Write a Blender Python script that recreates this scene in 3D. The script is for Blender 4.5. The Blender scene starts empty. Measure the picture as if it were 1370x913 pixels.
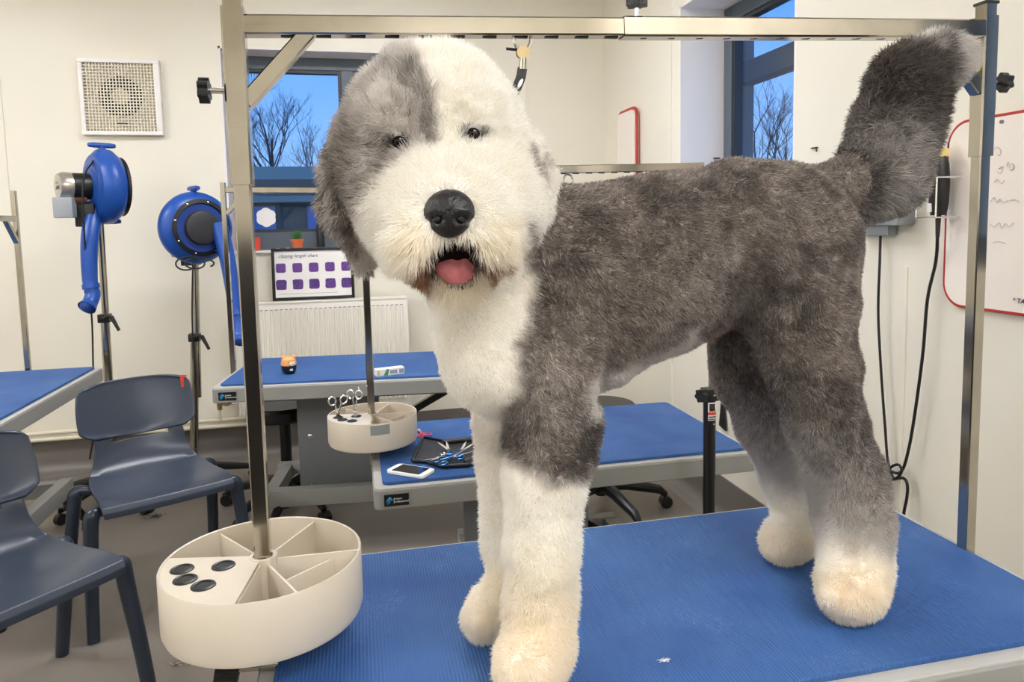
import bpy, bmesh, math, random
import numpy as np
from mathutils import Vector, Matrix, Quaternion
from mathutils.bvhtree import BVHTree
random.seed(7); RNG = np.random.default_rng(7)
C = bpy.context.scene.collection
PI = math.pi
# ------------------------------------------------------------------ camera geometry
F_, CX_, CY_ = 970.0, 700.0, 388.0
PIT, ROL, YAW = math.radians(5.3), math.radians(-1.15), math.radians(12.8)
_c, _s = math.cos(YAW), math.sin(YAW)
_fwd = np.array([_s*math.cos(PIT), _c*math.cos(PIT), -math.sin(PIT)])
_right = np.array([_c, -_s, 0.0]); _down = np.cross(_fwd, _right)
_A = np.array([_right, _down, _fwd]); _cr, _sr = math.cos(ROL), math.sin(ROL)
MM = np.array([[_cr, -_sr, 0], [_sr, _cr, 0], [0, 0, 1.0]]) @ _A
EYE = np.array([0, 0, 1.3])
def ray(x, y): return MM.T @ np.array([(x-CX_)/F_, (y-CY_)/F_, 1.0])
def atY(x, y, Y): d = ray(x, y); return Vector(EYE + d*(Y-EYE[1])/d[1])
def atX(x, y, X): d = ray(x, y); return Vector(EYE + d*(X-EYE[0])/d[0])
def atZ(x, y, Z): d = ray(x, y); return Vector(EYE + d*(Z-EYE[2])/d[2])
def depth(p): return float(MM[2] @ (np.array(p)-EYE))
def proj(P):
    q = (P-EYE) @ MM.T
    return F_*q[:, 0]/q[:, 2]+CX_, F_*q[:, 1]/q[:, 2]+CY_
cam = bpy.data.cameras.new('camera'); co = bpy.data.objects.new('camera', cam); C.objects.link(co)
cam.sensor_width = 36; cam.lens = F_*36/1370; cam.clip_start = 0.02
cam.shift_x = (685-CX_)/1370; cam.shift_y = (CY_-456.5)/1370
R3 = Matrix([list(MM[0]), list(-MM[1]), list(-MM[2])]).transposed()
co.matrix_world = Matrix.Translation(Vector(EYE)) @ R3.to_4x4()
bpy.context.scene.camera = co
# ------------------------------------------------------------------ materials
def lin(h):
    h = h.lstrip('#'); o = []
    for i in (0, 2, 4):
        v = int(h[i:i+2], 16)/255; o.append(v/12.92 if v <= .04045 else ((v+.055)/1.055)**2.4)
    return (*o, 1)
MATS = {}
def mat(name, col, rough=.5, metal=0, spec=.5, noise=None, bump=None, coat=0, trans=0, emit=None, estr=1, alpha=1):
    """noise=(scale, amount): tints the base colour; bump=(scale, strength)"""
    if name in MATS: return MATS[name]
    m = bpy.data.materials.new(name); m.use_nodes = True; nt = m.node_tree; b = nt.nodes['Principled BSDF']
    b.inputs['Base Color'].default_value = lin(col); b.inputs['Roughness'].default_value = rough
    b.inputs['Metallic'].default_value = metal; b.inputs['Specular IOR Level'].default_value = spec
    b.inputs['Coat Weight'].default_value = coat; b.inputs['Transmission Weight'].default_value = trans
    if emit: b.inputs['Emission Color'].default_value = lin(emit); b.inputs['Emission Strength'].default_value = estr
    tc = nt.nodes.new('ShaderNodeTexCoord')
    if noise:
        n = nt.nodes.new('ShaderNodeTexNoise'); n.inputs['Scale'].default_value = noise[0]; n.inputs['Detail'].default_value = 5
        nt.links.new(tc.outputs['Object'], n.inputs['Vector'])
        r = nt.nodes.new('ShaderNodeValToRGB'); c = lin(col); a = noise[1]
        r.color_ramp.elements[0].position = .3; r.color_ramp.elements[1].position = .7
        r.color_ramp.elements[0].color = tuple(max(0, v*(1-a)) for v in c[:3])+(1,)
        r.color_ramp.elements[1].color = tuple(min(1, v*(1+a*.6)) for v in c[:3])+(1,)
        nt.links.new(n.outputs['Fac'], r.inputs['Fac']); nt.links.new(r.outputs['Color'], b.inputs['Base Color'])
    if bump:
        n = nt.nodes.new('ShaderNodeTexNoise'); n.inputs['Scale'].default_value = bump[0]; n.inputs['Detail'].default_value = 3
        nt.links.new(tc.outputs['Object'], n.inputs['Vector'])
        u = nt.nodes.new('ShaderNodeBump'); u.inputs['Strength'].default_value = bump[1]; u.inputs['Distance'].default_value = .01
        nt.links.new(n.outputs['Fac'], u.inputs['Height']); nt.links.new(u.outputs['Normal'], b.inputs['Normal'])
    MATS[name] = m; return m
M_wall = mat('cream_wall_panel', '#ece8d9', .32, spec=.4, noise=(1.3, .025))
M_reveal = mat('white_reveal_board', '#efeae6', .5)
M_seam = mat('panel_seam', '#d8d0bb', .6)
M_ceil = mat('ceiling_tile', '#efeae0', .8)
M_floor = mat('grey_brown_vinyl', '#7a726a', .42, noise=(2.2, .12), bump=(220, .08))
M_cove = mat('vinyl_cove', '#6f6a64', .45)
M_chrome = mat('polished_steel', '#b4aea3', .12, metal=1, noise=(14, .10))
M_chrome2 = mat('brushed_steel', '#b9b2a2', .25, metal=1, noise=(20, .15))
M_silver = mat('bright_steel', '#e6e6e6', .15, metal=1)
M_blk = mat('black_plastic', '#121212', .4)
M_blkm = mat('black_painted_metal', '#0e0e10', .28)
M_dgrey = mat('dark_grey_plastic', '#2c2c2e', .5)
M_tgrey = mat('grey_powder_coat', '#8f908c', .5)
M_tlip = mat('pale_grey_lip', '#b3b2ac', .45)
M_pgrey = mat('grey_steel_panel', '#6e7174', .45)
M_cream = mat('cream_enamel', '#cfc6b5', .35, spec=.5, noise=(9, .03))
M_chair = mat('navy_grey_plastic', '#363f4e', .3, spec=.5, noise=(30, .05))
M_chleg = mat('dark_navy_leg', '#2b3543', .28, spec=.5)
M_red = mat('red_trim', '#b22a22', .4)
M_redt = mat('red_tape', '#d8412c', .5)
M_blue = mat('blue_moulded_plastic', '#174da3', .36, spec=.5)
M_dblue = mat('deep_blue_plastic', '#123a86', .45)
M_rad = mat('radiator_enamel', '#f1ede2', .35)
M_frameg = mat('grey_window_frame', '#56606a', .4)
M_frdark = mat('dark_grey_frame', '#33373c', .45)
M_board = mat('whiteboard_face', '#f4ece2', .18, spec=.5)
M_ink = mat('black_marker_ink', '#2a2020', .6)
M_faint = mat('faded_marker_ink', '#c9bfb6', .6)
M_paper = mat('white_paper', '#f3f0ec', .6)
M_purp = mat('purple_fur_print', '#6d4392', .7, noise=(120, .35))
M_purp2 = mat('purple_fur_print_dark', '#5d3a84', .7, noise=(90, .45))
M_terra = mat('terracotta', '#c9693a', .7)
M_leaf = mat('green_leaf', '#3c6a34', .5)
M_white = mat('white_plastic', '#f4f2ee', .3)
M_pipe = mat('cream_pipe_paint', '#e2dac3', .4)
M_brass = mat('aged_brass', '#9c8b66', .35, metal=.8)
M_boxg = mat('blue_grey_plastic', '#9aa0a4', .4)
M_yel = mat('cream_clipper_head', '#e8cf86', .4)
M_case = mat('black_leather_case', '#17171a', .5, bump=(300, .1))
M_screen = mat('dark_phone_glass', '#15171c', .05, spec=.7)
M_pink = mat('pink_plastic', '#e8506c', .35)
M_orange = mat('orange_toy_vinyl', '#f0a765', .5)
M_toyw = mat('pale_toy_vinyl', '#f3e3cf', .5)
M_green = mat('green_print', '#4a9a62', .5)
M_logo = mat('blue_logo_print', '#2f8fd0', .5)
M_bark = mat('bare_bark', '#4a4a52', .9)
M_slate = mat('slate_blue_cladding', '#9a917f', .8)
M_dslate = mat('dark_blue_cladding', '#6a665c', .7)
M_hedge = mat('dusk_hedge', '#3d4d55', .9, noise=(3, .4))
M_ground = mat('wet_tarmac', '#3a3d42', .6)
M_ring = mat('rubber_grommet', '#0d0d0d', .35)
M_tape = mat('grey_cloth_tape', '#8d9390', .4)
M_motor = mat('cast_aluminium', '#c9c4ba', .28, metal=.85, noise=(25, .15))
M_copper = mat('wound_copper_cover', '#7a4a40', .35, metal=.4)
def mat_mat():   # ribbed rubber matting: ribs run front to back; faint lint and wear
    m = bpy.data.materials.new('blue_ribbed_rubber'); m.use_nodes = True; nt = m.node_tree; b = nt.nodes['Principled BSDF']
    tc = nt.nodes.new('ShaderNodeTexCoord')
    n = nt.nodes.new('ShaderNodeTexNoise'); n.inputs['Scale'].default_value = 5; n.inputs['Detail'].default_value = 6
    nt.links.new(tc.outputs['Object'], n.inputs['Vector'])
    r = nt.nodes.new('ShaderNodeValToRGB'); r.color_ramp.elements[0].position = .35; r.color_ramp.elements[1].position = .75
    r.color_ramp.elements[0].color = lin('#2c528e'); r.color_ramp.elements[1].color = lin('#40679c')
    nt.links.new(n.outputs['Fac'], r.inputs['Fac'])
    n2 = nt.nodes.new('ShaderNodeTexNoise'); n2.inputs['Scale'].default_value = 420; n2.inputs['Detail'].default_value = 2
    nt.links.new(tc.outputs['Object'], n2.inputs['Vector'])
    n3 = nt.nodes.new('ShaderNodeTexNoise'); n3.inputs['Scale'].default_value = 7; n3.inputs['Detail'].default_value = 3
    nt.links.new(tc.outputs['Object'], n3.inputs['Vector'])
    mu = nt.nodes.new('ShaderNodeMath'); mu.operation = 'MULTIPLY'
    nt.links.new(n2.outputs['Fac'], mu.inputs[0]); nt.links.new(n3.outputs['Fac'], mu.inputs[1])
    rr = nt.nodes.new('ShaderNodeValToRGB'); rr.color_ramp.elements[0].position = .36; rr.color_ramp.elements[1].position = .5
    rr.color_ramp.elements[1].color = (.55, .55, .55, 1)
    nt.links.new(mu.outputs[0], rr.inputs['Fac'])
    mx = nt.nodes.new('ShaderNodeMixRGB'); mx.inputs['Color2'].default_value = lin('#7f9cd0')
    nt.links.new(rr.outputs['Color'], mx.inputs['Fac']); nt.links.new(r.outputs['Color'], mx.inputs['Color1'])
    nt.links.new(mx.outputs['Color'], b.inputs['Base Color'])
    w = nt.nodes.new('ShaderNodeTexWave'); w.wave_type = 'BANDS'; w.bands_direction = 'X'; w.inputs['Scale'].default_value = 62
    w.inputs['Distortion'].default_value = 0
    nt.links.new(tc.outputs['Object'], w.inputs['Vector'])
    w2 = nt.nodes.new('ShaderNodeTexWave'); w2.wave_type = 'BANDS'; w2.bands_direction = 'Y'; w2.inputs['Scale'].default_value = 90
    nt.links.new(tc.outputs['Object'], w2.inputs['Vector'])
    ad = nt.nodes.new('ShaderNodeMath'); ad.operation = 'MULTIPLY_ADD'; ad.inputs[1].default_value = .25
    nt.links.new(w2.outputs['Fac'], ad.inputs[0]); nt.links.new(w.outputs['Fac'], ad.inputs[2])
    u = nt.nodes.new('ShaderNodeBump'); u.inputs['Strength'].default_value = .55; u.inputs['Distance'].default_value = .0012
    nt.links.new(ad.outputs[0], u.inputs['Height']); nt.links.new(u.outputs['Normal'], b.inputs['Normal'])
    b.inputs['Roughness'].default_value = .6; b.inputs['Specular IOR Level'].default_value = .25
    return m
M_mat = mat_mat()
M_glass = bpy.data.materials.new('window_glass'); M_glass.use_nodes = True
_nt = M_glass.node_tree; _nt.nodes.remove(_nt.nodes['Principled BSDF'])
_t = _nt.nodes.new('ShaderNodeBsdfTransparent'); _g = _nt.nodes.new('ShaderNodeBsdfGlossy'); _g.inputs['Roughness'].default_value = .02
_l = _nt.nodes.new('ShaderNodeLayerWeight'); _p = _nt.nodes.new('ShaderNodeMath'); _p.operation = 'POWER'; _p.inputs[1].default_value = 4
_f = _nt.nodes.new('ShaderNodeMath'); _f.operation = 'MULTIPLY_ADD'; _f.inputs[1].default_value = .5; _f.inputs[2].default_value = .02
_nt.links.new(_l.outputs['Facing'], _p.inputs[0]); _nt.links.new(_p.outputs[0], _f.inputs[0])
_x = _nt.nodes.new('ShaderNodeMixShader'); _nt.links.new(_f.outputs[0], _x.inputs[0]); _nt.links.new(_t.outputs[0], _x.inputs[1]); _nt.links.new(_g.outputs[0], _x.inputs[2])
_nt.links.new(_x.outputs[0], _nt.nodes['Material Output'].inputs['Surface'])
# ------------------------------------------------------------------ mesh helpers
class MB:
    def __init__(s): s.b = bmesh.new()
    def box(s, c, size, rot=None, bev=0):
        t = bmesh.new(); bmesh.ops.create_cube(t, size=1)
        for v in t.verts: v.co = Vector((v.co.x*size[0], v.co.y*size[1], v.co.z*size[2]))
        if bev: bmesh.ops.bevel(t, geom=t.edges[:], offset=bev, segments=2, affect='EDGES', profile=.6)
        s._add(t, Matrix.Translation(Vector(c)) @ (rot.to_4x4() if rot is not None else Matrix())); return s
    def _add(s, t, mtx):
        vs = [s.b.verts.new(mtx @ v.co) for v in t.verts]
        for f in t.faces:
            try: s.b.faces.new([vs[v.index] for v in f.verts])
            except ValueError: pass
        t.free()
    def ring(s, pts): return [s.b.verts.new(p) for p in pts]
    def cyl(s, p1, p2, r1, r2=None, n=20, cap=True):
        p1, p2 = Vector(p1), Vector(p2); r2 = r1 if r2 is None else r2
        return s.tube([p1, p2], [r1, r2], n, cap)
    def tube(s, path, r, n=10, cap=True, sq=None):
        """sq=(w,d,up): rectangular section"""
        path = [Vector(p) for p in path]; k = len(path)
        rs = r if isinstance(r, (list, tuple)) else [r]*k
        rings = []; prev = None
        for i, p in enumerate(path):
            d = (path[min(i+1, k-1)]-path[max(i-1, 0)])
            d = d.normalized() if d.length > 1e-9 else Vector((0, 0, 1))
            if prev is None:
                a = Vector((0, 0, 1)) if abs(d.z) < .9 else Vector((0, 1, 0))
                if sq and len(sq) > 2: a = Vector(sq[2])
                u = d.cross(a).normalized()
            else:
                u = (prev-d*prev.dot(d)).normalized()
            prev = u; v = d.cross(u)
            if sq:
                w, h = sq[0]/2, sq[1]/2; b = min(w, h)*.18
                pts = [(w-b, h), (w, h-b), (w, -h+b), (w-b, -h), (-w+b, -h), (-w, -h+b), (-w, h-b), (-w+b, h)]
                rings.append(s.ring([p+u*a_+v*b_ for a_, b_ in pts]))
            else:
                rings.append(s.ring([p+(u*math.cos(t)+v*math.sin(t))*rs[i] for t in [2*PI*j/n for j in range(n)]]))
        m = len(rings[0])
        for a, b in zip(rings, rings[1:]):
            for j in range(m): s.b.faces.new((a[j], a[(j+1) % m], b[(j+1) % m], b[j]))
        if cap: s.b.faces.new(rings[0][::-1]); s.b.faces.new(rings[-1])
        return s
    def lathe(s, prof, o=(0, 0, 0), axis=(0, 0, 1), n=40):
        o = Vector(o); q = Vector((0, 0, 1)).rotation_difference(Vector(axis).normalized())
        rings = []
        for r, z in prof:
            if r < 1e-6: rings.append([s.b.verts.new(o+q @ Vector((0, 0, z)))])
            else: rings.append(s.ring([o+q @ Vector((r*math.cos(2*PI*j/n), r*math.sin(2*PI*j/n), z)) for j in range(n)]))
        for a, b in zip(rings, rings[1:]):
            for j in range(n):
                if len(a) == 1 and len(b) == 1: continue
                if len(a) == 1: f = (a[0], b[(j+1) % n], b[j])
                elif len(b) == 1: f = (a[j], a[(j+1) % n], b[0])
                else: f = (a[j], a[(j+1) % n], b[(j+1) % n], b[j])
                s.b.faces.new(f)
        return s
    def ball(s, c, r, seg=20, rot=None):
        t = bmesh.new(); bmesh.ops.create_uvsphere(t, u_segments=seg, v_segments=max(8, seg*2//3), radius=1)
        r = (r, r, r) if not isinstance(r, (tuple, list)) else r
        for v in t.verts: v.co = Vector((v.co.x*r[0], v.co.y*r[1], v.co.z*r[2]))
        s._add(t, Matrix.Translation(Vector(c)) @ (rot.to_4x4() if rot is not None else Matrix())); return s
    def prism(s, pts, ext):
        """pts: 3D polygon; ext: extrusion vector"""
        e = Vector(ext); a = s.ring([Vector(p) for p in pts]); b = s.ring([Vector(p)+e for p in pts]); n = len(a)
        s.b.faces.new(a[::-1]); s.b.faces.new(b)
        for j in range(n): s.b.faces.new((a[j], a[(j+1) % n], b[(j+1) % n], b[j]))
        return s
    def build(s, name, m, parent=None, smooth=True, bev=0, loc=None):
        bmesh.ops.recalc_face_normals(s.b, faces=s.b.faces[:])
        me = bpy.data.meshes.new(name); s.b.to_mesh(me); s.b.free()
        me.materials.append(m)
        o = bpy.data.objects.new(name, me); C.objects.link(o)
        if smooth:
            for p in me.polygons: p.use_smooth = True
            me.set_sharp_from_angle(angle=math.radians(35))
        if bev:
            md = o.modifiers.new('edge', 'BEVEL'); md.width = bev; md.segments = 2; md.limit_method = 'ANGLE'
        if parent: o.parent = parent
        if loc is not None: o.location = loc
        return o
def tag(o, label=None, cat=None, group=None, kind=None):
    if label: o['label'] = label
    if cat: o['category'] = cat
    if group: o['group'] = group
    if kind: o['kind'] = kind
    return o
def thing(name, label, cat, loc=(0, 0, 0), rz=0, group=None, kind=None):
    o = bpy.data.objects.new(name, None); C.objects.link(o); o.location = loc; o.rotation_euler = (0, 0, rz)
    o.empty_display_size = .05
    return tag(o, label, cat, group, kind)
def struct(mb, name, m, **k):
    o = mb.build(name, m, **k); o['kind'] = 'structure'; return o
def copy_tree(o, parent=None):
    c = o.copy(); C.objects.link(c); c.parent = parent
    for ch in list(o.children): copy_tree(ch, c)
    return c
def text(s, size, m, parent, mtx, name='lettering', shear=0, ext=.0003, align='LEFT'):
    cu = bpy.data.curves.new(name, 'FONT'); cu.body = s; cu.size = size; cu.extrude = ext; cu.shear = shear
    cu.align_x = align; cu.materials.append(m)
    to = bpy.data.objects.new(name, cu); C.objects.link(to); bpy.context.view_layer.update()
    me = bpy.data.meshes.new_from_object(to.evaluated_get(bpy.context.evaluated_depsgraph_get())); bpy.data.objects.remove(to)
    o = bpy.data.objects.new(name, me); C.objects.link(o)
    if parent: o.parent = parent
    o.matrix_local = mtx; return o
def spline(pts, n=8):   # Catmull-Rom
    P = [Vector(p) for p in pts]; P = [P[0]*2-P[1]]+P+[P[-1]*2-P[-2]]; out = []
    for i in range(1, len(P)-2):
        for k in range(n):
            t = k/n; a, b, c, d = P[i-1:i+3]
            out.append(.5*((2*b)+(c-a)*t+(2*a-5*b+4*c-d)*t*t+(3*b-a-3*c+d)*t**3))
    return out+[P[-2]]
def star_knob(mb, c, axis, r=.018, h=.014):
    axis = Vector(axis).normalized(); q = Vector((0, 0, 1)).rotation_difference(axis); c = Vector(c)
    ring = []
    for k in range(42):
        a = 2*PI*k/42; rr = r*(1+.14*math.cos(6*a)); ring.append(c+q @ Vector((rr*math.cos(a), rr*math.sin(a), 0)))
    return mb.prism(ring, axis*h)
# ------------------------------------------------------------------ room shell
XR, YB, XL, YF, ZC = 1.5, 4.286, -3.3, -2.6, 2.75
WX0, WX1, WZ0, WZ1 = -.693, .45, 1.16, 2.285      # back window opening
RY0, RY1, RZ0, RZ1 = 2.285, 3.215, 1.16, 2.285    # right window opening
TH = .3
struct(MB().box(((XL+XR)/2, (YF+YB)/2, -.05), (XR-XL+.6, YB-YF+.6, .1)), 'floor', M_floor)
struct(MB().box(((XL+XR)/2, (YF+YB)/2, ZC+.05), (XR-XL+.6, YB-YF+.6, .1)), 'ceiling', M_ceil)
w = MB()
w.box(((XL+WX0)/2, YB+TH/2, ZC/2), (WX0-XL, TH, ZC)); w.box(((WX1+XR+TH)/2, YB+TH/2, ZC/2), (XR+TH-WX1, TH, ZC))
w.box(((WX0+WX1)/2, YB+TH/2, WZ0/2), (WX1-WX0, TH, WZ0)); w.box(((WX0+WX1)/2, YB+TH/2, (ZC+WZ1)/2), (WX1-WX0, TH, ZC-WZ1))
struct(w, 'wall_back', M_wall, smooth=False)
SY0, SY1 = .36, .76
w = MB()
w.box((XR+TH/2, (YF+SY0)/2, ZC/2), (TH, SY0-YF, ZC)); w.box((XR+TH/2, (SY1+RY0)/2, ZC/2), (TH, RY0-SY1, ZC)); w.box((XR+TH/2, (SY0+SY1)/2, RZ0/2), (TH, SY1-SY0, RZ0)); w.box((XR+TH/2, (SY0+SY1)/2, (ZC+RZ1)/2), (TH, SY1-SY0, ZC-RZ1)); w.box((XR+TH/2, (RY1+YB)/2, ZC/2), (TH, YB-RY1, ZC))
w.box((XR+TH/2, (RY0+RY1)/2, RZ0/2), (TH, RY1-RY0, RZ0)); w.box((XR+TH/2, (RY0+RY1)/2, (ZC+RZ1)/2), (TH, RY1-RY0, ZC-RZ1))
struct(w, 'wall_right', M_wall, smooth=False)
struct(MB().box((XL-.1, (YF+YB)/2, ZC/2), (.2, YB-YF+.4, ZC)), 'wall_left', M_wall, smooth=False)
struct(MB().box(((XL+XR)/2, YF-.1, ZC/2), (XR-XL+.6, .2, ZC)), 'wall_front', M_wall, smooth=False)
def cove(path_fn, a, b, name):
    prof = [(0.0, .19), (.006, .19), (.006, .07)]+[(.006+.05*(1-math.cos(t)), .06-.05*math.sin(t)) for t in [i*PI/2/6 for i in range(7)]]+[(.07, .0), (0, 0)]
    mb = MB(); A = mb.ring([path_fn(a, d, z) for d, z in prof]); B = mb.ring([path_fn(b, d, z) for d, z in prof]); n = len(prof)
    for j in range(n): mb.b.faces.new((A[j], A[(j+1) % n], B[(j+1) % n], B[j]))
    mb.b.faces.new(A); mb.b.faces.new(B[::-1])
    struct(mb, name, M_cove)
cove(lambda s, d, z: Vector((s, YB-d, z)), XL, XR, 'baseboard_back')
cove(lambda s, d, z: Vector((XR-d, s, z)), YF, YB, 'baseboard_right')
# wall panel joints
w = MB(); 
for x in (-1.75, 1.02): w.box((x, YB-.002, 1.47), (.012, .005, 2.55))
struct(w, 'trim_1', M_wall)
w = MB(); w.box((XR-.002, 1.74, .68), (.005, .012, .95)); w.box((XR-.002, 1.0, 1.3), (.005, .01, 2.2)); w.box((XR-.002, 3.3, 1.5), (.005, .01, 2.5))
struct(w, 'trim_2', M_wall)
# reveal linings
w = MB(); t = .012
w.box((WX0+t/2, YB+TH/2, (WZ0+WZ1)/2), (t, TH, WZ1-WZ0)); w.box((WX1-t/2, YB+TH/2, (WZ0+WZ1)/2), (t, TH, WZ1-WZ0))
w.box(((WX0+WX1)/2, YB+TH/2, WZ1-t/2), (WX1-WX0, TH, t)); w.box(((WX0+WX1)/2, YB+TH/2-.01, WZ0+t/2), (WX1-WX0, TH+.02, t))
struct(w, 'trim_3', M_reveal, smooth=False)
w = MB()
w.box((XR+TH/2, RY0+t/2, (RZ0+RZ1)/2), (TH, t, RZ1-RZ0)); w.box((XR+TH/2, RY1-t/2, (RZ0+RZ1)/2), (TH, t, RZ1-RZ0))
w.box((XR+TH/2, (RY0+RY1)/2, RZ1-t/2), (TH, RY1-RY0, t)); w.box((XR+TH/2, (RY0+RY1)/2, RZ0+t/2), (TH, RY1-RY0, t))
struct(w, 'trim_4', M_reveal, smooth=False)
def window_frame(name, u0, u1, z0, z1, fn, mull=(), bw=.07):
    """fn(u, d, z) -> point; d grows outward"""
    root = thing(name, None, None, fn((u0+u1)/2, 0, z0), kind='structure')
    L = Vector(root.location)
    def bar(mb, ua, ub, za, zb, d0, d1):
        P = [fn(u, d, z)-L for u in (ua, ub) for d in (d0, d1) for z in (za, zb)]
        vs = mb.ring(P)
        for f in ((0, 1, 3, 2), (4, 6, 7, 5), (0, 4, 5, 1), (2, 3, 7, 6), (0, 2, 6, 4), (1, 5, 7, 3)): mb.b.faces.new([vs[i] for i in f])
    f = MB()
    bar(f, u0, u0+bw, z0, z1, 0, .06); bar(f, u1-bw, u1, z0, z1, 0, .06); bar(f, u0+bw, u1-bw, z1-bw, z1, 0, .06); bar(f, u0+bw, u1-bw, z0, z0+bw+.03, 0, .06)
    for m_ in mull: bar(f, m_-.035, m_+.035, z0+bw, z1-bw, -.005, .055)
    f.build('window_frame', M_frameg, root, bev=.003)
    g = MB(); e = .018
    ed = [u0+bw]+[q for m_ in mull for q in (m_-.035, m_+.035)]+[u1-bw]
    for a, b in zip(ed[::2], ed[1::2]):
        bar(g, a, a+e, z0+bw+.03, z1-bw, .008, .05); bar(g, b-e, b, z0+bw+.03, z1-bw, .008, .05)
        bar(g, a+e, b-e, z1-bw-e, z1-bw, .008, .05); bar(g, a+e, b-e, z0+bw+.03, z0+bw+.03+e, .008, .05)
    g.build('glazing_bead', M_frdark, root)
    p = MB(); bar(p, u0+bw, u1-bw, z0+bw+.03, z1-bw, .03, .034); p.build('pane', M_glass, root, smooth=False)
    return root
window_frame('window_1', WX0+t, WX1-t, WZ0+t, WZ1-t, lambda u, d, z: Vector((u, YB+.17+d, z)), mull=(-.02,))
window_frame('window_2', RY0+t, RY1-t, RZ0+t, RZ1-t, lambda u, d, z: Vector((XR+.22+d, u, z)), mull=())
window_frame('window_3', SY0, SY1, RZ0, RZ1, lambda u, d, z: Vector((XR+.12+d, u, z)), mull=(), bw=.03)
struct(MB().box((-.6, -1.3, .525), (2.4, .12, 1.05)), 'added_dark_screen', mat('dark_reflection_fill', '#2a2b2d', .5))  # unseen dark block added behind the camera so the chrome post reflects dark
struct(MB().box(((XL+XR)/2, YF+.012, .62), (XR-XL, .024, 1.24)), 'added_dark_strip', mat('dark_reflection_fill', '#2a2b2d', .5))  # unseen dark strip added low on the front wall, for dark post reflections
# ------------------------------------------------------------------ lights
def panel(x, y, label):
    r = thing('ceiling_light', label, 'light', (x, y, ZC), 0, 'ceiling lights')
    MB().box((0, 0, -.012), (1.25, .32, .024)).build('light_housing', M_white, r)
    d = MB().box((0, 0, -.027), (1.19, .27, .006)).build('diffuser', mat('lit_diffuser', '#ffffff', .5, emit='#fbfaff', estr=LSTR), r)
LSTR = 36
for x, y, l in ((-2.5, .3, 'lit ceiling panel nearest the left wall, middle row'), (.75, -.55, 'lit ceiling panel just behind the viewer, right side'), (-2.5, 2.6, 'lit ceiling panel above the left hand table'), (.1, 2.75, 'lit ceiling panel above the middle grooming tables'), (.75, -1.7, 'lit ceiling panel at the back of the room, right side'), (-2.7, -1.3, 'lit ceiling panel behind the viewer, left side')):
    panel(x, y, l)
W = bpy.data.worlds.new('dusk_sky'); bpy.context.scene.world = W; W.use_nodes = True; nt = W.node_tree
bg = nt.nodes['Background']; tc = nt.nodes.new('ShaderNodeTexCoord'); sp = nt.nodes.new('ShaderNodeSeparateXYZ')
nt.links.new(tc.outputs['Generated'], sp.inputs[0]); rp = nt.nodes.new('ShaderNodeValToRGB')
rp.color_ramp.elements[0].position = 0; rp.color_ramp.elements[0].color = lin('#8fbdf2')
rp.color_ramp.elements[1].position = .35; rp.color_ramp.elements[1].color = lin('#3f8df0')
ns = nt.nodes.new('ShaderNodeTexNoise'); ns.inputs['Scale'].default_value = 3; ns.inputs['Detail'].default_value = 4
nt.links.new(tc.outputs['Generated'], ns.inputs['Vector'])
mm = nt.nodes.new('ShaderNodeMath'); mm.operation = 'MULTIPLY_ADD'; mm.inputs[1].default_value = -.15
nt.links.new(ns.outputs['Fac'], mm.inputs[0])
m2 = nt.nodes.new('ShaderNodeMath'); m2.operation = 'ADD'; m2.inputs[1].default_value = .08
nt.links.new(sp.outputs['Z'], m2.inputs[0]); nt.links.new(m2.outputs[0], mm.inputs[2])
nt.links.new(mm.outputs[0], rp.inputs['Fac']); nt.links.new(rp.outputs['Color'], bg.inputs['Color']); bg.inputs['Strength'].default_value = 1.35
# ------------------------------------------------------------------ outdoors
struct(MB().box((8, 25, -.2), (90, 45, .1)), 'ground', M_ground)
hb = thing('outbuilding', 'low slate blue building beyond the back window', 'building', (-1.5, 20, -.15))
MB().box((0, 1.5, 1.35), (12, 3, 2.7)).build('wall', M_dslate, hb)
MB().prism([(-6.2, -.3, 2.1), (-6.2, 1.5, 3.15), (-6.2, 3.3, 2.1)], (12.4, 0, 0)).build('roof', M_slate, hb, smooth=False)
for x in (-.9, .6, 2.2):
    MB().box((x, -.02, 1.5), (.7, .06, 1.0)).build('window', mat('dim_window', '#7894c4', .2), hb)
hd = MB().box((0, 0, 1.1), (18, 1.2, 2.2)); 
tag(hd.build('hedge', M_hedge, loc=(13, 13, -.15)), 'dark dusk hedge seen through the right hand window', 'hedge')
def tree(x, y, h, label, seed):
    rnd = random.Random(seed); mb = MB()
    def br(p, d, l, r, lv):
        pts = [p]; q = p.copy(); dd = d.copy()
        for k in range(3):
            dd = (dd+Vector((rnd.uniform(-1, 1), rnd.uniform(-1, 1), rnd.uniform(-.3, .6)))*.16).normalized(); q = q+dd*l/3; pts.append(q.copy())
        mb.tube(pts, [r, r*.85, r*.7, r*.5], 4 if lv > 1 else 6, cap=False)
        if lv < 6:
            for k in range(3 if lv else 4):
                a = rnd.uniform(0, 2*PI); o = Vector((math.cos(a), math.sin(a), rnd.uniform(.1, .9)))
                br(pts[rnd.choice((1, 2, 3, 3))].copy(), (dd*.9+o*.6).normalized(), l*rnd.uniform(.5, .78), r*.55, lv+1)
    br(Vector((0, 0, 0)), Vector((0, 0, 1)), h*.36, h*.011, 0)
    tag(mb.build('bare_tree', M_bark, loc=(x, y, -.15)), label, 'tree', 'bare winter trees outside')
p = atY(372, 125, 27); tree(p.x, 27, 8.6, 'bare winter tree with the tallest forked crown, seen through the back window', 3)
p = atY(425, 160, 25); tree(p.x, 25, 6.6, 'bare winter tree just left of the dog head, seen through the back window', 5)
p = atY(345, 180, 30); tree(p.x, 30, 7.0, 'low bare tree by the left jamb of the back window', 9)
p = atY(470, 180, 29); tree(p.x, 29, 7.0, 'bare tree hidden behind the dog head through the back window', 12)
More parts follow.
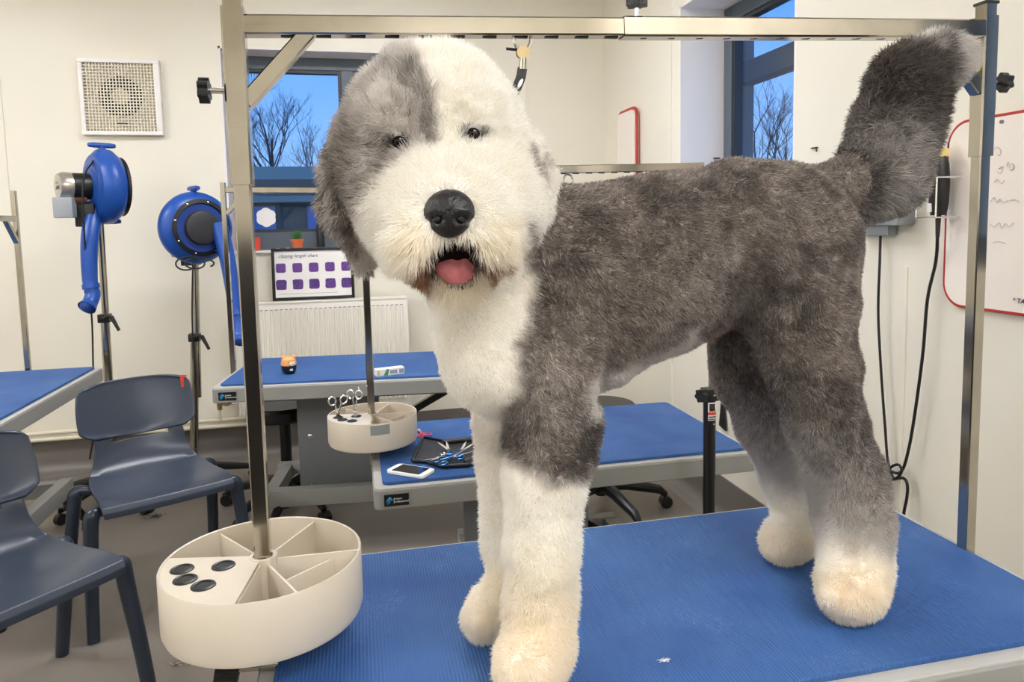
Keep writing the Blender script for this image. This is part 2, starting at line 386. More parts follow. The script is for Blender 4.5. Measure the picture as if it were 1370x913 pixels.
p = atX(1025, 130, 12); tree(12, p.y, 6.8, 'bare tree in the left half of the right hand window', 21)
p = atX(1052, 130, 14); tree(14, p.y, 6.6, 'bare tree at the right edge of the right hand window', 33)
# porch frame outside the right window
pf = thing('porch_frame', 'grey porch post and beam just outside the right hand window', 'frame', (2.3, 3.9, 0))
a0 = atX(991, 120, 2.1); 
MB().box((2.1-2.3, a0.y-3.9, 1.4), (.09, .12, 3.0)).build('post', M_frameg, pf)
b0 = atX(1030, 88, 2.1)
MB().box((2.1-2.3, b0.y-3.9, b0.z), (.09, 1.6, .11)).build('beam', M_frameg, pf)
# ------------------------------------------------------------------ grooming tables
def make_table(name_label, w, d, h, loc, rz, panel_x, rimh=.055, bf=.78, label_plate=True, group='blue topped grooming tables'):
    r = thing('grooming_table', name_label, 'table', (loc[0], loc[1], 0), rz, group)
    fr = MB(); z = h-rimh/2-.004
    lip = .025; rr = .03
    def rrect(w_, d_, rad, zz, n=5):
        out = []
        for cx, cy, a0_ in ((w_/2-rad, d_/2-rad, 0), (-w_/2+rad, d_/2-rad, PI/2), (-w_/2+rad, -d_/2+rad, PI), (w_/2-rad, -d_/2+rad, 1.5*PI)):
            for k in range(n+1): a = a0_+PI/2*k/n; out.append((cx+rad*math.cos(a), cy+rad*math.sin(a), zz))
        return out
    fr.prism(rrect(w, d, .022, h-.012-rimh), (0, 0, rimh)); fr.build('table_frame', M_tgrey, r, bev=.003)
    MB().prism(rrect(w-.006, d-.006, .02, h-.0125), (0, 0, .0045)).build('frame_lip', M_tlip, r, bev=.001)
    MB().prism(rrect(w-2*lip, d-2*lip, .02, h-.008), (0, 0, .009)).build('rubber_mat', M_mat, r, bev=.0015)
    zz = h-.012-rimh
    MB().box((panel_x, -.06, zz/2+.1), (.34, .02, zz-.2), bev=.003).build('lift_panel', M_pgrey, r)
    for bx in (-.12, .0):
        for bz in (.2, .42):
            if bz < zz-.05: MB().ball((panel_x+bx, -.072, bz), (.012, .006, .012), 12).build('bolt', M_silver, r)
    MB().box((0, .12, zz-.02), (w*.8, .04, .04)).box((0, -.12, zz-.02), (w*.8, .04, .04)).build('cross_rail', M_pgrey, r)
    bw_ = w*bf*.4
    l = MB(); l.tube([(-bw_, .05, .2), (bw_, .05, zz-.03)], .02, sq=(.04, .03)); l.tube([(bw_, .09, .2), (-bw_, .09, zz-.03)], .02, sq=(.04, .03))
    l.build('scissor_lift', M_blkm, r)
    MB().box((0, -.17, .2), (w*bf, .05, .07), bev=.004).box((0, .17, .2), (w*bf, .05, .07), bev=.004).box((-w*bf*.46, 0, .2), (.05, .34, .06)).box((w*bf*.46, 0, .2), (.05, .34, .06)).build('base_frame', M_tgrey, r)
    for sx in (-1, 1):
        for sy in (-1, 1):
            MB().tube([(sx*w*bf*.4, sy*.16, .2), (sx*w*bf*.46, sy*.21, .1), (sx*w*bf*.5, sy*.24, .03)], [.02, .018, .016], 10).cyl((sx*w*bf*.5, sy*.24, 0), (sx*w*bf*.5, sy*.24, .03), .026).build('foot', M_blkm, r)
    if bf < .7: MB().box((-w*bf*.5, -.16, (zz+.2)/2), (.045, .04, zz-.2), bev=.003).build('side_leg', M_pgrey, r)
    if label_plate:
        pl = MB().box((-w/2+.06, -d/2-.001, h-.012-rimh*.52), (.066, .003, .032)).build('maker_plate', M_blkm, r)
        lg = MB()
        for k, (ax, az, aa) in enumerate(((-.024, .001, .5), (-.019, .004, -.1), (-.014, .004, -.6), (-.021, -.006, .9))):
            lg.ball((-w/2+.06+ax, -d/2-.0028, h-.012-rimh*.52+az), (.0022, .0008, .0065), 10, Matrix.Rotation(aa, 3, 'Y'))
        lg.build('logo', M_logo, pl)
        for k, s_ in enumerate(('groom', 'professional')):
            text(s_, .0085, M_white, pl, Matrix.Translation((-w/2+.052, -d/2-.0028, h-.012-rimh*.52+.0015-k*.0085)) @ Matrix.Rotation(PI/2, 4, 'X'))
    return r
ZA, ZB_, ZC_ = .7, .7, .6
make_table('large blue mat grooming table in the foreground, the dog standing on it', 1.224, .572, ZA, (.455, 1.051), 0, 0, rimh=.05, label_plate=False)
make_table('blue mat grooming table by the radiator, small toy and white carton on it', 1.2, .6, ZB_, (.06, 3.16), math.radians(-6), -.16)
make_table('lower blue mat grooming table behind the dog, phone and scissor case on it', 1.146, .645, ZC_, (.589, 2.257), 0, -.06, bf=.5)
make_table('blue mat grooming table at the left edge, cut by the frame', 1.07, .62, ZB_, (-1.44, 3.015), PI/2, 0, label_plate=False)
# clamp knob seen under the near left corner
k = thing('leveling_foot', 'black adjusting knob under the near end of the round white tray', 'knob', (-.2, 1.0, .6))
mb = MB(); star_knob(mb, (.0, 0, .02), (-1, 0, .2), .024, .03); mb.build('knob_head', M_blk, k)
MB().cyl((-.0, 0, .025), (.05, 0, .022), .008).build('threaded_stem', M_chrome, k)
k.location = atY(322, 915, 1.0)
# ------------------------------------------------------------------ overhead frames
def make_frame(label, pL, pR, zb, zbar, loc, s=.026, top=.03, sleeve=True, knobs=True, rz=0, brace=True, zbar2=None, post2=True, slots=True):
    """posts at local x=pL,pR; bar at zbar"""
    r = thing('overhead_frame', label, 'frame', (loc[0], loc[1], loc[2]), rz, 'chrome overhead frames')
    lz = loc[2]; zb2 = zbar2 if zbar2 is not None else zbar
    for i, (x, zz) in enumerate(((pL, zbar), (pR, zb2))):
        if i and not post2: continue
        sg = 1 if i == 0 else -1
        MB().tube([(x, 0, zb-lz), (x, 0, zz-.2-lz)], 0, sq=(s*.84, s*.84, (0, 1, 0))).build('post', M_chrome, r)
        if sleeve:
            MB().tube([(x, 0, zz-.135-lz), (x, 0, zz+.022-lz)], 0, sq=(s*1.12, s*1.12, (0, 1, 0))).tube([(x, 0, zz-.21-lz), (x, 0, zz-.13-lz)], 0, sq=(s*1.1, s*1.1, (0, 1, 0))).build('post_sleeve', M_chrome, r)
            MB().tube([(x, 0, zz+.015-lz), (x, 0, zz+top+.012-lz)], 0, sq=(s*.92, s*.92, (0, 1, 0))).build('post_head', M_chrome, r)
            MB().box((x, 0, zz+top+.014-lz), (s*1.05, s*1.05, .005), bev=.001).build('end_cap', M_blk, r)
        else:
            MB().tube([(x, 0, zz-.2-lz), (x, 0, zz+top-lz)], 0, sq=(s*.84, s*.84, (0, 1, 0))).build('post_head', M_chrome, r)
        if brace:
            L = .075
            MB().tube([(x+sg*s*.4, 0, zz-L-.025-lz), (x+sg*(L+.02), 0, zz-.006-lz)], 0, sq=(s*.8, s*.8, (0, 1, 0))).build('corner_brace', M_chrome, r)
        if knobs:
            kb = MB(); star_knob(kb, (x-sg*(s*.5+.022), 0, zz-.085-lz), (-sg, 0, 0), .015, .013); kb.build('clamp_knob', M_blk, r)
            MB().cyl((x-sg*s*.5, 0, zz-.085-lz), (x-sg*(s*.5+.026), 0, zz-.085-lz), .004).build('knob_stem', M_silver, r)
    xm = pL+(pR-pL)*.46; zm = zbar+(zb2-zbar)*.46
    MB().tube([(pL+s*.5, 0, zbar-lz), (xm, 0, zm-lz)], 0, sq=(s, s, (0, 0, 1))).build('cross_bar', M_chrome, r)
    if knobs:
        MB().tube([(xm-.005, 0, zm-lz), (pR-s*.5, 0, zb2-lz)], 0, sq=(s*1.14, s*1.14, (0, 0, 1))).build('cross_bar', M_chrome, r)
        kb = MB(); star_knob(kb, (xm+.02, 0, zm+s*.57+.018-lz), (0, 0, 1), .015, .01); kb.build('clamp_knob', M_blk, r)
        MB().cyl((xm+.02, 0, zm+s*.4-lz), (xm+.02, 0, zm+s*.57+.02-lz), .004).build('knob_stem', M_silver, r)
    else:
        MB().tube([(xm-.005, 0, zm-lz), (pR-s*.5, 0, zb2-lz)], 0, sq=(s*.98, s*.98, (0, 0, 1))).build('cross_bar', M_chrome, r)
    n = 26; s0 = None
    for q in range(n):
        u = (q+.5)/n; x = pL+(pR-pL)*u
        if abs(u-.5) > .47 or not slots: continue
        if s0 is None: s0 = MB().box((0, 0, 0), (.020, s*.3, .0025), bev=.0008).build('bar_slot', M_blk, r); so = s0
        else: so = s0.copy(); C.objects.link(so); so.parent = r
        so.location = (x, 0, zbar+(zb2-zbar)*u-s*.515-lz)
    return r
make_frame('tall chrome overhead frame in front, standing at both ends of the foreground table', -.148, 1.047, .655, 1.568, (0, 1.051, .655), zbar2=1.607)
make_frame('chrome overhead frame of the radiator table, crossing the back window', -.56, .62, .66, 1.462, (.02, 3.24, .66), s=.024, sleeve=False, knobs=False, rz=math.radians(-3), zbar2=1.44, slots=False)
make_frame('chrome overhead frame of the lower table, its bar just above the dog back', .022, 1.15, .56, 1.455, (0, 2.257, .56), s=.026, sleeve=False, knobs=False, zbar2=1.475, post2=False)
fD = make_frame('chrome overhead frame at the left edge of the picture', 0, 1.0, .66, 1.36, (-1.435, 3.56, .66), s=.024, sleeve=False, knobs=False, top=.12, rz=-PI/2, slots=False)
# ------------------------------------------------------------------ round tool trays
def make_tray(label, loc, tape=False, rz=0):
    r = thing('tool_tray', label, 'tray', loc, rz, 'round cream tool trays')
    R, H, e = .136, .088, .0035
    MB().lathe([(.0, 0), (R-.01, 0), (R-.003, .004), (R, .012), (R, H), (R-.001, H+.0015), (R-e, H+.0005), (R-e, .005), (.0, .005)], n=72).build('tray_bowl', M_cream, r)
    MB().lathe([(.019, .004), (.019, H+.001), (.0135, H+.001), (.0135, .004)], n=28).build('post_collar', M_cream, r)
    for a, r0, r1 in ((125, .018, R-e), (62, .018, R-e), (-2, .018, R-e), (-64, .018, R-e)):
        a = math.radians(a); d = Vector((math.cos(a), math.sin(a), 0)); m_ = d*(r0+r1)/2
        MB().box((m_.x, m_.y, .005+(H-.01)/2), (r1-r0, .003, H-.01), Matrix.Rotation(a, 3, 'Z')).build('divider', M_cream, r)
    a = math.radians(-64); d1 = Vector((math.cos(a), math.sin(a), 0)); 
    pa, pb = d1*.068, Vector((.098, -.003, 0)); v = pb-pa
    MB().box(((pa+pb)/2)+Vector((0, 0, .04)), (v.length, .003, .07), Matrix.Rotation(math.atan2(v.y, v.x), 3, 'Z')).build('divider', M_cream, r)
    a0, a1 = math.radians(168), math.radians(262); pts = [Vector((-.017, .004, H-.003)), ]
    pts += [Vector(((R-e)*math.cos(a0+(a1-a0)*q/14), (R-e)*math.sin(a0+(a1-a0)*q/14), H-.003)) for q in range(15)]; pts += [Vector((-.004, -.018, H-.003))]
    MB().prism(pts, (0, 0, .003)).build('cover_plate', M_cream, r)
    c, sn = math.cos(a1), math.sin(a1)
    for a in (a0, a1):
        m_ = Vector((math.cos(a), math.sin(a), 0))*(.018+R-e)/2
        MB().box((m_.x, m_.y, .005+(H-.01)/2), (R-e-.018, .003, H-.01), Matrix.Rotation(a, 3, 'Z')).build('divider', M_cream, r)
    for x, y in ((-.104, -.014), (-.050, -.018), (-.093, -.047), (-.066, -.071)):
        g = MB().lathe([(.0105, -.012), (.0105, .0015), (.0125, .0022), (.0152, .0014), (.0158, .0), (.0105, -.012)], (x, y, H), n=24).build('grommet', M_ring, r)
        MB().lathe([(0, .0008), (.0105, .0008)], (x, y, H), n=24).build('hole', M_blk, g)
    if tape: MB().lathe([(R+.0006, .052), (R+.0012, .052), (R+.0012, .078), (R+.0006, .078)], n=120)
    return r
trA = make_tray('big round cream tool tray in front, empty holes, on the left post', (-.148, 1.051, .7475))
trC = make_tray('small looking round cream tray behind, scissors standing in it', (.025, 2.257, .632), rz=math.radians(4))
# tape on the far tray
mb = MB(); prev = None
for q in range(13):
    a = math.radians(-98+24*q/12); pr = [Vector((.1366*math.cos(a), .1366*math.sin(a), z)) for z in (.056, .085)]+[Vector((.1374*math.cos(a), .1374*math.sin(a), z)) for z in (.085, .056)]
    cur = mb.ring(pr)
    if prev: 
        for j in range(4): mb.b.faces.new((prev[j], prev[(j+1) % 4], cur[(j+1) % 4], cur[j]))
    else: mb.b.faces.new(cur)
    prev = cur
mb.b.faces.new(prev[::-1]); mb.build('grey_tape', M_tape, trC)
def scissors(label, mtx, mh=M_silver, size=.15, group=None, open_=.12, cat='scissors'):
    """local: blades along +z from 0 to L/2, rings at -z"""
    r = thing('scissors', label, cat, (0, 0, 0), 0, group); r.matrix_world = mtx
    for sg in (-1, 1):
        Rm = Matrix.Rotation(sg*open_, 3, 'Y'); L = size
        bl = MB(); bl.prism([Rm @ Vector(p) for p in ((-.004*sg, sg*.0008, 0), (.005*sg, sg*.0008, .0), (.004*sg, sg*.0008, L*.3), (0, sg*.0008, L*.5), (-.003*sg, sg*.0008, L*.3))], (0, .0014*sg, 0))
        bl.build('blade', M_silver, r, bev=.0003)
        h = MB(); e = Rm @ Vector((-sg*.002, 0, -L*.3)); h.tube([(0, 0, 0), tuple(Rm @ Vector((-sg*.002, 0, -L*.15))), tuple(e)], [.0026, .0022, .0022], 8)
        cc = Rm @ Vector((-sg*.007, 0, -L*.37)); h.tube([cc+Rm @ Vector((.011*math.cos(t), 0, .013*math.sin(t))) for t in [2*PI*k/20 for k in range(21)]], .0024, 8, cap=False)
        if sg > 0: h.tube([cc+Rm @ Vector((0, 0, -.012)), cc+Rm @ Vector((.005, 0, -.024))], [.002, .0015], 6)
        h.build('handle', mh, r)
    MB().cyl((0, -.003, 0), (0, .003, 0), .0035, n=12).build('pivot', M_brass, r)
    return r
def up_mtx(loc, yaw, tilt): return Matrix.Translation(loc) @ Matrix.Rotation(yaw, 4, 'Z') @ Matrix.Rotation(tilt, 4, 'X') @ Matrix.Rotation(PI, 4, 'Y')
hz = .632+.088
scissors('silver scissors standing in the leftmost filled hole of the far tray', up_mtx(Vector((.025-.108+.006, 2.257-.018, hz+.012)), .3, .1), group='scissors standing in the far tray', size=.12, open_=.25)
scissors('silver scissors standing nearer the post in the far tray', up_mtx(Vector((.025-.052, 2.257-.018, hz+.02)), -.5, -.05), group='scissors standing in the far tray', size=.13, open_=.15)
# ------------------------------------------------------------------ chairs
def make_chair(label, loc, rz):
    r = thing('plastic_chair', label, 'chair', loc, rz, 'navy plastic chairs'); r.scale = (1.06, 1.0, 1.0)
    # grid: rows along profile (front lip -> back top), columns across
    prof = [(.205, .385, .19), (.205, .402, .192), (.195, .413, .195), (.15, .415, .195), (.08, .408, .192), (0, .404, .188), (-.08, .408, .182), (-.13, .422, .172), (-.165, .452, .158), (-.185, .49, .148), (-.198, .53, .143), (-.205, .55, .142)]
    bprof = [(-.200, .552, .142), (-.207, .566, .172), (-.212, .58, .186), (-.222, .62, .19), (-.236, .67, .188), (-.247, .715, .182), (-.252, .738, .174), (-.252, .748, .16)]
    def shell(pf, name, arch, th, slot=False):
        mb = MB(); n = 24; rows = []
        for i, (y, z, hw) in enumerate(pf):
            row = []
            for j in range(n+1):
                u = -1+2*j/n; uu = abs(u)
                x = hw*u
                if name == 'seat':
                    dz = .014*uu**3*(1 if i > 2 else .2); k_ = min(1, max(0, (i-6)/4)); yy = y+(.035*k_)*uu**2
                    row.append(Vector((x, yy, z+dz*(1-k_))))
                else:
                    tz = z-(.012*uu**4 if i > 5 else 0)+(.0 if i else 0)
                    row.append(Vector((x, y+.045*uu**2, tz-(.012*(1-uu**2) if i < 2 else 0))))
            rows.append(row)
        V = [mb.ring(rw) for rw in rows]
        for i in range(len(V)-1):
            for j in range(n):
                u = abs(-1+2*(j+.5)/n)
                if slot and i >= len(V)-2 and u < .7: continue
                mb.b.faces.new((V[i][j], V[i][j+1], V[i+1][j+1], V[i+1][j]))
        for v in [v for v in mb.b.verts if not v.link_faces]: mb.b.verts.remove(v)
        o = mb.build(name, M_chair, r)
        md = o.modifiers.new('thickness', 'SOLIDIFY'); md.thickness = th; md.offset = -1
        md = o.modifiers.new('edge', 'BEVEL'); md.width = .002; md.segments = 2; md.limit_method = 'ANGLE'
        md = o.modifiers.new('soft', 'SUBSURF'); md.levels = 1; md.render_levels = 1
        return o
    shell(prof, 'seat', 0, .008, slot=True); shell(bprof, 'backrest', 0, .010)
    for sx in (-1, 1):
        for nm, y0, y1 in (('leg', .15, .2), ('leg', -.12, -.24)):
            pts = [(sx*.17, y0*.9, .392), (sx*.2, y0, .398), (sx*.214, y0+(.004 if y0 > 0 else -.004), .385), (sx*.22, y0+(y1-y0)*.15, .33), (sx*.232, y0+(y1-y0)*.6, .16), (sx*.24, y1, 0)]
            MB().tube(spline(pts, 4), [.014+.009*min(1, q/7) if q < 9 else .022-.004*(q-9)/11 for q in range(21)], 14).build(nm, M_chleg, r)
    for sy in (.15, -.12):
        MB().tube([(-.17, sy*.9, .388), (.17, sy*.9, .388)], .014, 10).build('under_rail', M_chleg, r)
    return r
ch1 = make_chair('navy plastic chair in full view, red tape on its backrest corner', (-.735, 2.74, 0), math.radians(208))
MB().box((-.160, -.213, .712), (.022, .026, .046), Matrix.Rotation(.12, 3, 'X') @ Matrix.Rotation(.4, 3, 'Z'), bev=.003).build('red_tape', M_redt, ch1)
make_chair('navy plastic chair at the left edge, cut off by the frame', (-.93, 2.045, 0), math.radians(228))
# ------------------------------------------------------------------ dryers on stands
def make_dryer(label, base, hc, face, hose, S=1.15, group='blue stand dryers'):
    """base: pole foot xy; hc: scroll centre; face: horizontal unit vector from motor side to intake side"""
    r = thing('stand_dryer', label, 'dryer', (base[0], base[1], 0), 0, group); B = Vector((base[0], base[1], 0))
    c = Vector(hc)-B; a = Vector(face).normalized(); q = Vector((0, 0, 1)).rotation_difference(a)
    side = a.cross(Vector((0, 0, 1))).normalized(); upv = Vector((0, 0, 1))
    before = set(r.children)
    prof = [(0, -.055), (.06, -.058), (.075, -.05), (.09, -.052), (.10, -.046), (.125, -.043), (.148, -.02), (.152, 0), (.148, .02), (.125, .045), (.10, .052), (.0, .055)]
    MB().lathe(prof, c, a, 48).build('scroll_housing', M_blue, r)
    MB().lathe([(.10, .05), (.117, .052), (.12, .062), (.103, .066), (.098, .056)], c, a, 40).build('intake_ring', M_blk, r)
    MB().lathe([(0, .085), (.05, .084), (.068, .078), (.072, .06), (.072, .05)], c, a, 36).build('intake_cover', M_dgrey, r)
    MB().lathe([(0, .054), (.1, .053), (.1, .059), (0, .060)], c, a, 36).build('intake_grille', M_dblue, r)
    for k in range(8):
        an = k*PI/4+.3; MB().ball(c+q @ Vector((.11*math.cos(an), .11*math.sin(an), .062)), .005, 8).build('bolt', M_silver, r)
    MB().lathe([(0, -.05), (.052, -.05), (.052, -.11), (.05, -.12), (.052, -.125), (.052, -.145), (.045, -.158), (.0, -.16)], c, a, 32).build('motor', M_blk, r)
    MB().lathe([(.0535, -.122), (.0545, -.15), (.046, -.166), (.015, -.168), (.014, -.175), (0, -.175)], c, a, 32).build('motor_cap', M_motor, r)
    lo = c-a*.115-upv*.05
    MB().cyl(lo-a*.04, lo+a*.04, .026, n=16).build('capacitor', M_copper, r)
    MB().box(c-a*.15-upv*.085+side*.01, (.07, .05, .08), bev=.006).build('control_box', M_boxg, r)
    # bracket
    MB().box(c-a*.07-upv*.115, (.07, .07, .09), bev=.004).build('mount_bracket', M_blk, r)
    for s_, off in ((1, .165), (-1, -.14)):
        ax = (side if s_ > 0 else side)
        cc = c+upv*off+(side*.0)
        h = MB(); h.tube([cc-a*.05, cc-a*.03, cc+a*.03, cc+a*.05], [.008, .011, .011, .008], 12); h.cyl(c+upv*off*.85, cc, .012)
        h.build('lifting_handle', M_blue, r)
    for ch_ in r.children:
        for v_ in ch_.data.vertices: v_.co = c+(v_.co-c)*S
    hs = MB(); pts = spline([Vector(p)-B for p in hose[:-1]], 6); n = len(pts)
    hs.tube(pts, [.040-.012*(i/n) for i in range(n)], 20); hs.build('air_hose', M_blue, r)
    e, e2 = Vector(hose[-2])-B, Vector(hose[-1])-B
    MB().cyl(pts[-5], pts[-4]+(pts[-4]-pts[-5])*.6, .036, n=24).build('hose_collar', M_blue, r)
    nz = MB(); nz.tube(spline([pts[-3], e, e+(e2-e)*.5+Vector((0, 0, -.008)), e2], 5), [.032]*11+[.033, .035, .037, .038, .039], 20, cap=False); nz.build('nozzle', M_blue, r)
    MB().ball(e2-(e2-e).normalized()*.012, .032, 16).build('nozzle_opening', M_dblue, r)
    top = c-upv*.14-a*.03; P0 = Vector((0, 0, .12))
    jn = P0+(top-P0)*.62
    MB().cyl(P0, jn, .0195).build('pole', M_chrome, r); MB().cyl(jn-Vector((0, 0, .3)), top, .0155).build('pole', M_chrome, r)
    MB().box(jn, (.052, .05, .04), bev=.005).tube([jn+Vector((0, -.025, .0)), jn+Vector((.03, -.05, .012)), jn+Vector((.045, -.055, .01)), jn+Vector((.075, -.06, -.055))], [.008, .01, .01, .007], 10).build('clamp', M_blk, r)
    lv = c-a*.1-upv*.02+side*-.06
    MB().tube([lv, lv+side*-.03, lv+side*-.04-upv*.02-a*.01, lv+side*-.04-upv*.09-a*.03], [.007, .01, .009, .007], 10).build('tilt_lever', M_dgrey, r)
    bs = MB()
    for k in range(5):
        an = k*2*PI/5+.4; d = Vector((math.cos(an), math.sin(an), 0))
        bs.tube([Vector((0, 0, .12)), d*.1+Vector((0, 0, .105)), d*.28+Vector((0, 0, .065))], [.028, .022, .014], 10)
    bs.build('star_base', M_blk, r)
    for k in range(5):
        an = k*2*PI/5+.4; d = Vector((math.cos(an), math.sin(an), 0)); e_ = Vector((-d.y, d.x, 0))
        MB().cyl(d*.285+Vector((0, 0, .026))-e_*.012, d*.285+Vector((0, 0, .026))+e_*.012, .026, n=18).cyl(d*.285+Vector((0, 0, .03)), d*.285+Vector((0, 0, .075)), .007).build('castor', M_blk, r)
    return r, B
Y1 = 3.75
c1 = atY(140, 250, Y1); f1 = atY(141, 500, Y1)
d1, B1 = make_dryer('blue stand dryer on the left, silver motor end facing out', (f1.x, f1.y), c1, (.82, .57, 0),
    [atY(128, 275, Y1-.02), atY(120, 320, Y1-.1), atY(120, 370, Y1-.12), atY(124, 395, Y1-.13), atY(116, 412, Y1-.17)])
Y2 = 3.8
c2 = atY(262, 305, Y2); f2 = atY(251, 490, Y2)
d2, B2 = make_dryer('blue stand dryer on the right, round black intake facing out', (f2.x, f2.y), c2, (.55, -.83, 0),
    [atY(293, 300, Y2-.02), atY(305, 350, Y2-.06), atY(313, 400, Y2-.08), atY(320, 435, Y2-.1), atY(322, 458, Y2-.14)])
def cable(pts, label, name='power_cable', r=.004, parent=None, off=None, m=M_blk, cat='cable', n=8):
    P = spline(pts, n)
    if off is not None: P = [p-off for p in P]
    o = MB().tube(P, r, 8).build(name, m, parent)
    if parent is None: tag(o, label, cat)
    return o
yy = Y1-.06
cable([atY(125, 215, yy), atY(112, 240, yy-.1), atY(112, 300, yy-.1), atY(118, 380, yy-.05), atY(123, 430, yy), atY(125, 500, yy), atY(128, 560, yy), atY(120, 615, yy)], None, parent=d1, off=B1)
yy = Y2-.06
cable([atY(258, 350, yy), atY(257, 420, yy), atY(259, 470, yy), atY(262, 520, yy), atY(262, 600, yy)], None, parent=d2, off=B2)
P = [atY(245+16*math.cos(t)+2*t, 352+10*math.sin(t)*(1-.03*t), Y2-.19) for t in [i*.5 for i in range(28)]]
cable(P, None, parent=d2, off=B2, n=3, name='coiled_cable')
# ------------------------------------------------------------------ wheeled stool bases behind tables
def star_base(label, x, y, rot, z=0, r0=.3):
    r = thing('wheeled_stool_base', label, 'stool base', (x, y, 0), rot, 'black five armed wheeled bases')
    MB().cyl((0, 0, .08), (0, 0, .42), .025).build('gas_column', M_blkm, r)
    bs = MB()
    for k in range(5):
        d = Vector((math.cos(k*2*PI/5), math.sin(k*2*PI/5), 0)); bs.tube([Vector((0, 0, .13)), d*.12+Vector((0, 0, .12)), d*r0*.9+Vector((0, 0, .085)), d*r0+Vector((0, 0, .06))], [.032, .026, .02, .014], 10)
    bs.build('star_base', M_blk, r)
    for k in range(5):
        d = Vector((math.cos(k*2*PI/5), math.sin(k*2*PI/5), 0)); e_ = Vector((-d.y, d.x, 0)); c = d*r0+Vector((0, 0, .027))
        MB().cyl(c-e_*.02, c+e_*.02, .027, n=18).build('castor', M_blk, r)
    MB().lathe([(0, .43), (.15, .43), (.165, .445), (.165, .48), (.15, .495), (0, .497)], n=36).build('stool_seat', M_blk, r)
    return r
star_base('low black wheeled stool under the middle of the radiator table', -.36, 3.45, .3)
star_base('low black wheeled stool showing one castor behind the lower table', 1.02, 3.0, -.1)
# ------------------------------------------------------------------ extractor fan
fx0, fx1, fz0, fz1 = -1.372, -.985, 1.80, 2.195; cx, cz = (fx0+fx1)/2, (fz0+fz1)/2
v = thing('extractor_fan', 'square cream extractor fan with lattice grille high on the back wall', 'fan', (cx, YB, cz))
w_, h_ = fx1-fx0, fz1-fz0
MB().box((0, -.004, 0), (w_, .008, h_)).build('backing_plate', M_cream, v)
MB().box((0, -.022, h_/2-.012), (w_, .04, .02), bev=.002).box((0, -.022, -h_/2+.012), (w_, .04, .02), bev=.002).box((-w_/2+.01, -.022, 0), (.02, .038, h_-.045), bev=.002).box((w_/2-.014, -.022, 0), (.028, .038, h_-.045), bev=.002).build('fan_frame', M_white, v)
g = MB(); n = 22
for k in range(1, n):
    g.box((-w_/2+.022+(w_-.05)*k/n, -.03, 0), (.0048, .006, h_-.03)); g.box((-.003, -.0305, -h_/2+.02+(h_-.04)*k/n), (w_-.04, .006, .0048))
g.build('lattice_grille', mat('cream_grille', '#e9e3cf', .45), v)
MB().lathe([(.105, .008), (.105, .012), (.04, .012), (.04, .008)], (-.005, 0, .005), (0, -1, 0), 40).build('fan_opening', M_blk, v)
bl = MB()
for k in range(5):
    an = k*2*PI/5+.35; bl.box((-.005+.072*math.cos(an), -.015, .005+.072*math.sin(an)), (.07, .004, .02), Matrix.Rotation(-an, 3, 'Y') @ Matrix.Rotation(.4, 3, 'X'))
bl.build('fan_blade', M_dgrey, v)
MB().cyl((-.005, -.008, .005), (-.005, -.024, .005), .042, n=28).build('fan_hub', M_cream, v)
MB().box((0.0, -.034, -.135), (.05, .002, .006)).build('name_strip', M_dgrey, v)
# ------------------------------------------------------------------ radiator, pipes
rx0, rx1, rz0, rz1 = -.66, .262, .27, .885; ry = YB-.04-.1
rad = thing('radiator', 'white ribbed panel radiator under the back window', 'radiator', ((rx0+rx1)/2, YB-.1, rz0)); o = Vector(rad.location)
wd = rx1-rx0
MB().box((0, -.04, (rz1-rz0)/2), (wd, .012, rz1-rz0), bev=.004).build('panel', M_rad, rad)
rb = MB(); n = 34
for k in range(n): rb.prism([(-wd/2+.02+(wd-.04)*(k+.12)/n, -.045, .04), (-wd/2+.02+(wd-.04)*(k+.3)/n, -.060, .048), (-wd/2+.02+(wd-.04)*(k+.7)/n, -.060, .048), (-wd/2+.02+(wd-.04)*(k+.88)/n, -.045, .04)], (0, 0, rz1-rz0-.085))
rb.build('rib', M_rad, rad, smooth=False)
MB().box((0, .0, rz1-rz0+.004), (wd+.006, .1, .01), bev=.002).box((-wd/2-.001, 0, (rz1-rz0)/2), (.006, .1, rz1-rz0)).box((wd/2+.001, 0, (rz1-rz0)/2), (.006, .1, rz1-rz0)).build('casing', M_rad, rad)
sl = MB()
for k in range(n): sl.box((-wd/2+.02+(wd-.04)*(k+.5)/n, -.0465, rz1-rz0-.034), (.016, .003, .004))
sl.build('slot', M_pgrey, rad)
pp = thing('heating_pipe', 'cream heating pipe run low along the back wall with a brass valve', 'pipe', (-.8, YB-.04, .2))
MB().cyl((-1.3, 0, .035), (1.0, 0, .035), .011).cyl((-1.3, 0, .0), (1.0, 0, .0), .011).build('pipe_run', M_pipe, pp)
MB().tube([(.02, -.02, .04), (.02, -.02, .13), (.1, -.02, .13)], .008, 10).build('riser', M_pipe, pp)
MB().cyl((.02, -.02, .1), (.02, -.02, .16), .014).cyl((.02, -.02, .135), (.085, -.02, .135), .011).cyl((.055, -.02, .12), (.055, -.02, .15), .016).build('valve', M_brass, pp)
MB().box((-.25, 0, .018), (.03, .03, .06), bev=.004).build('pipe_clip', M_pipe, pp)
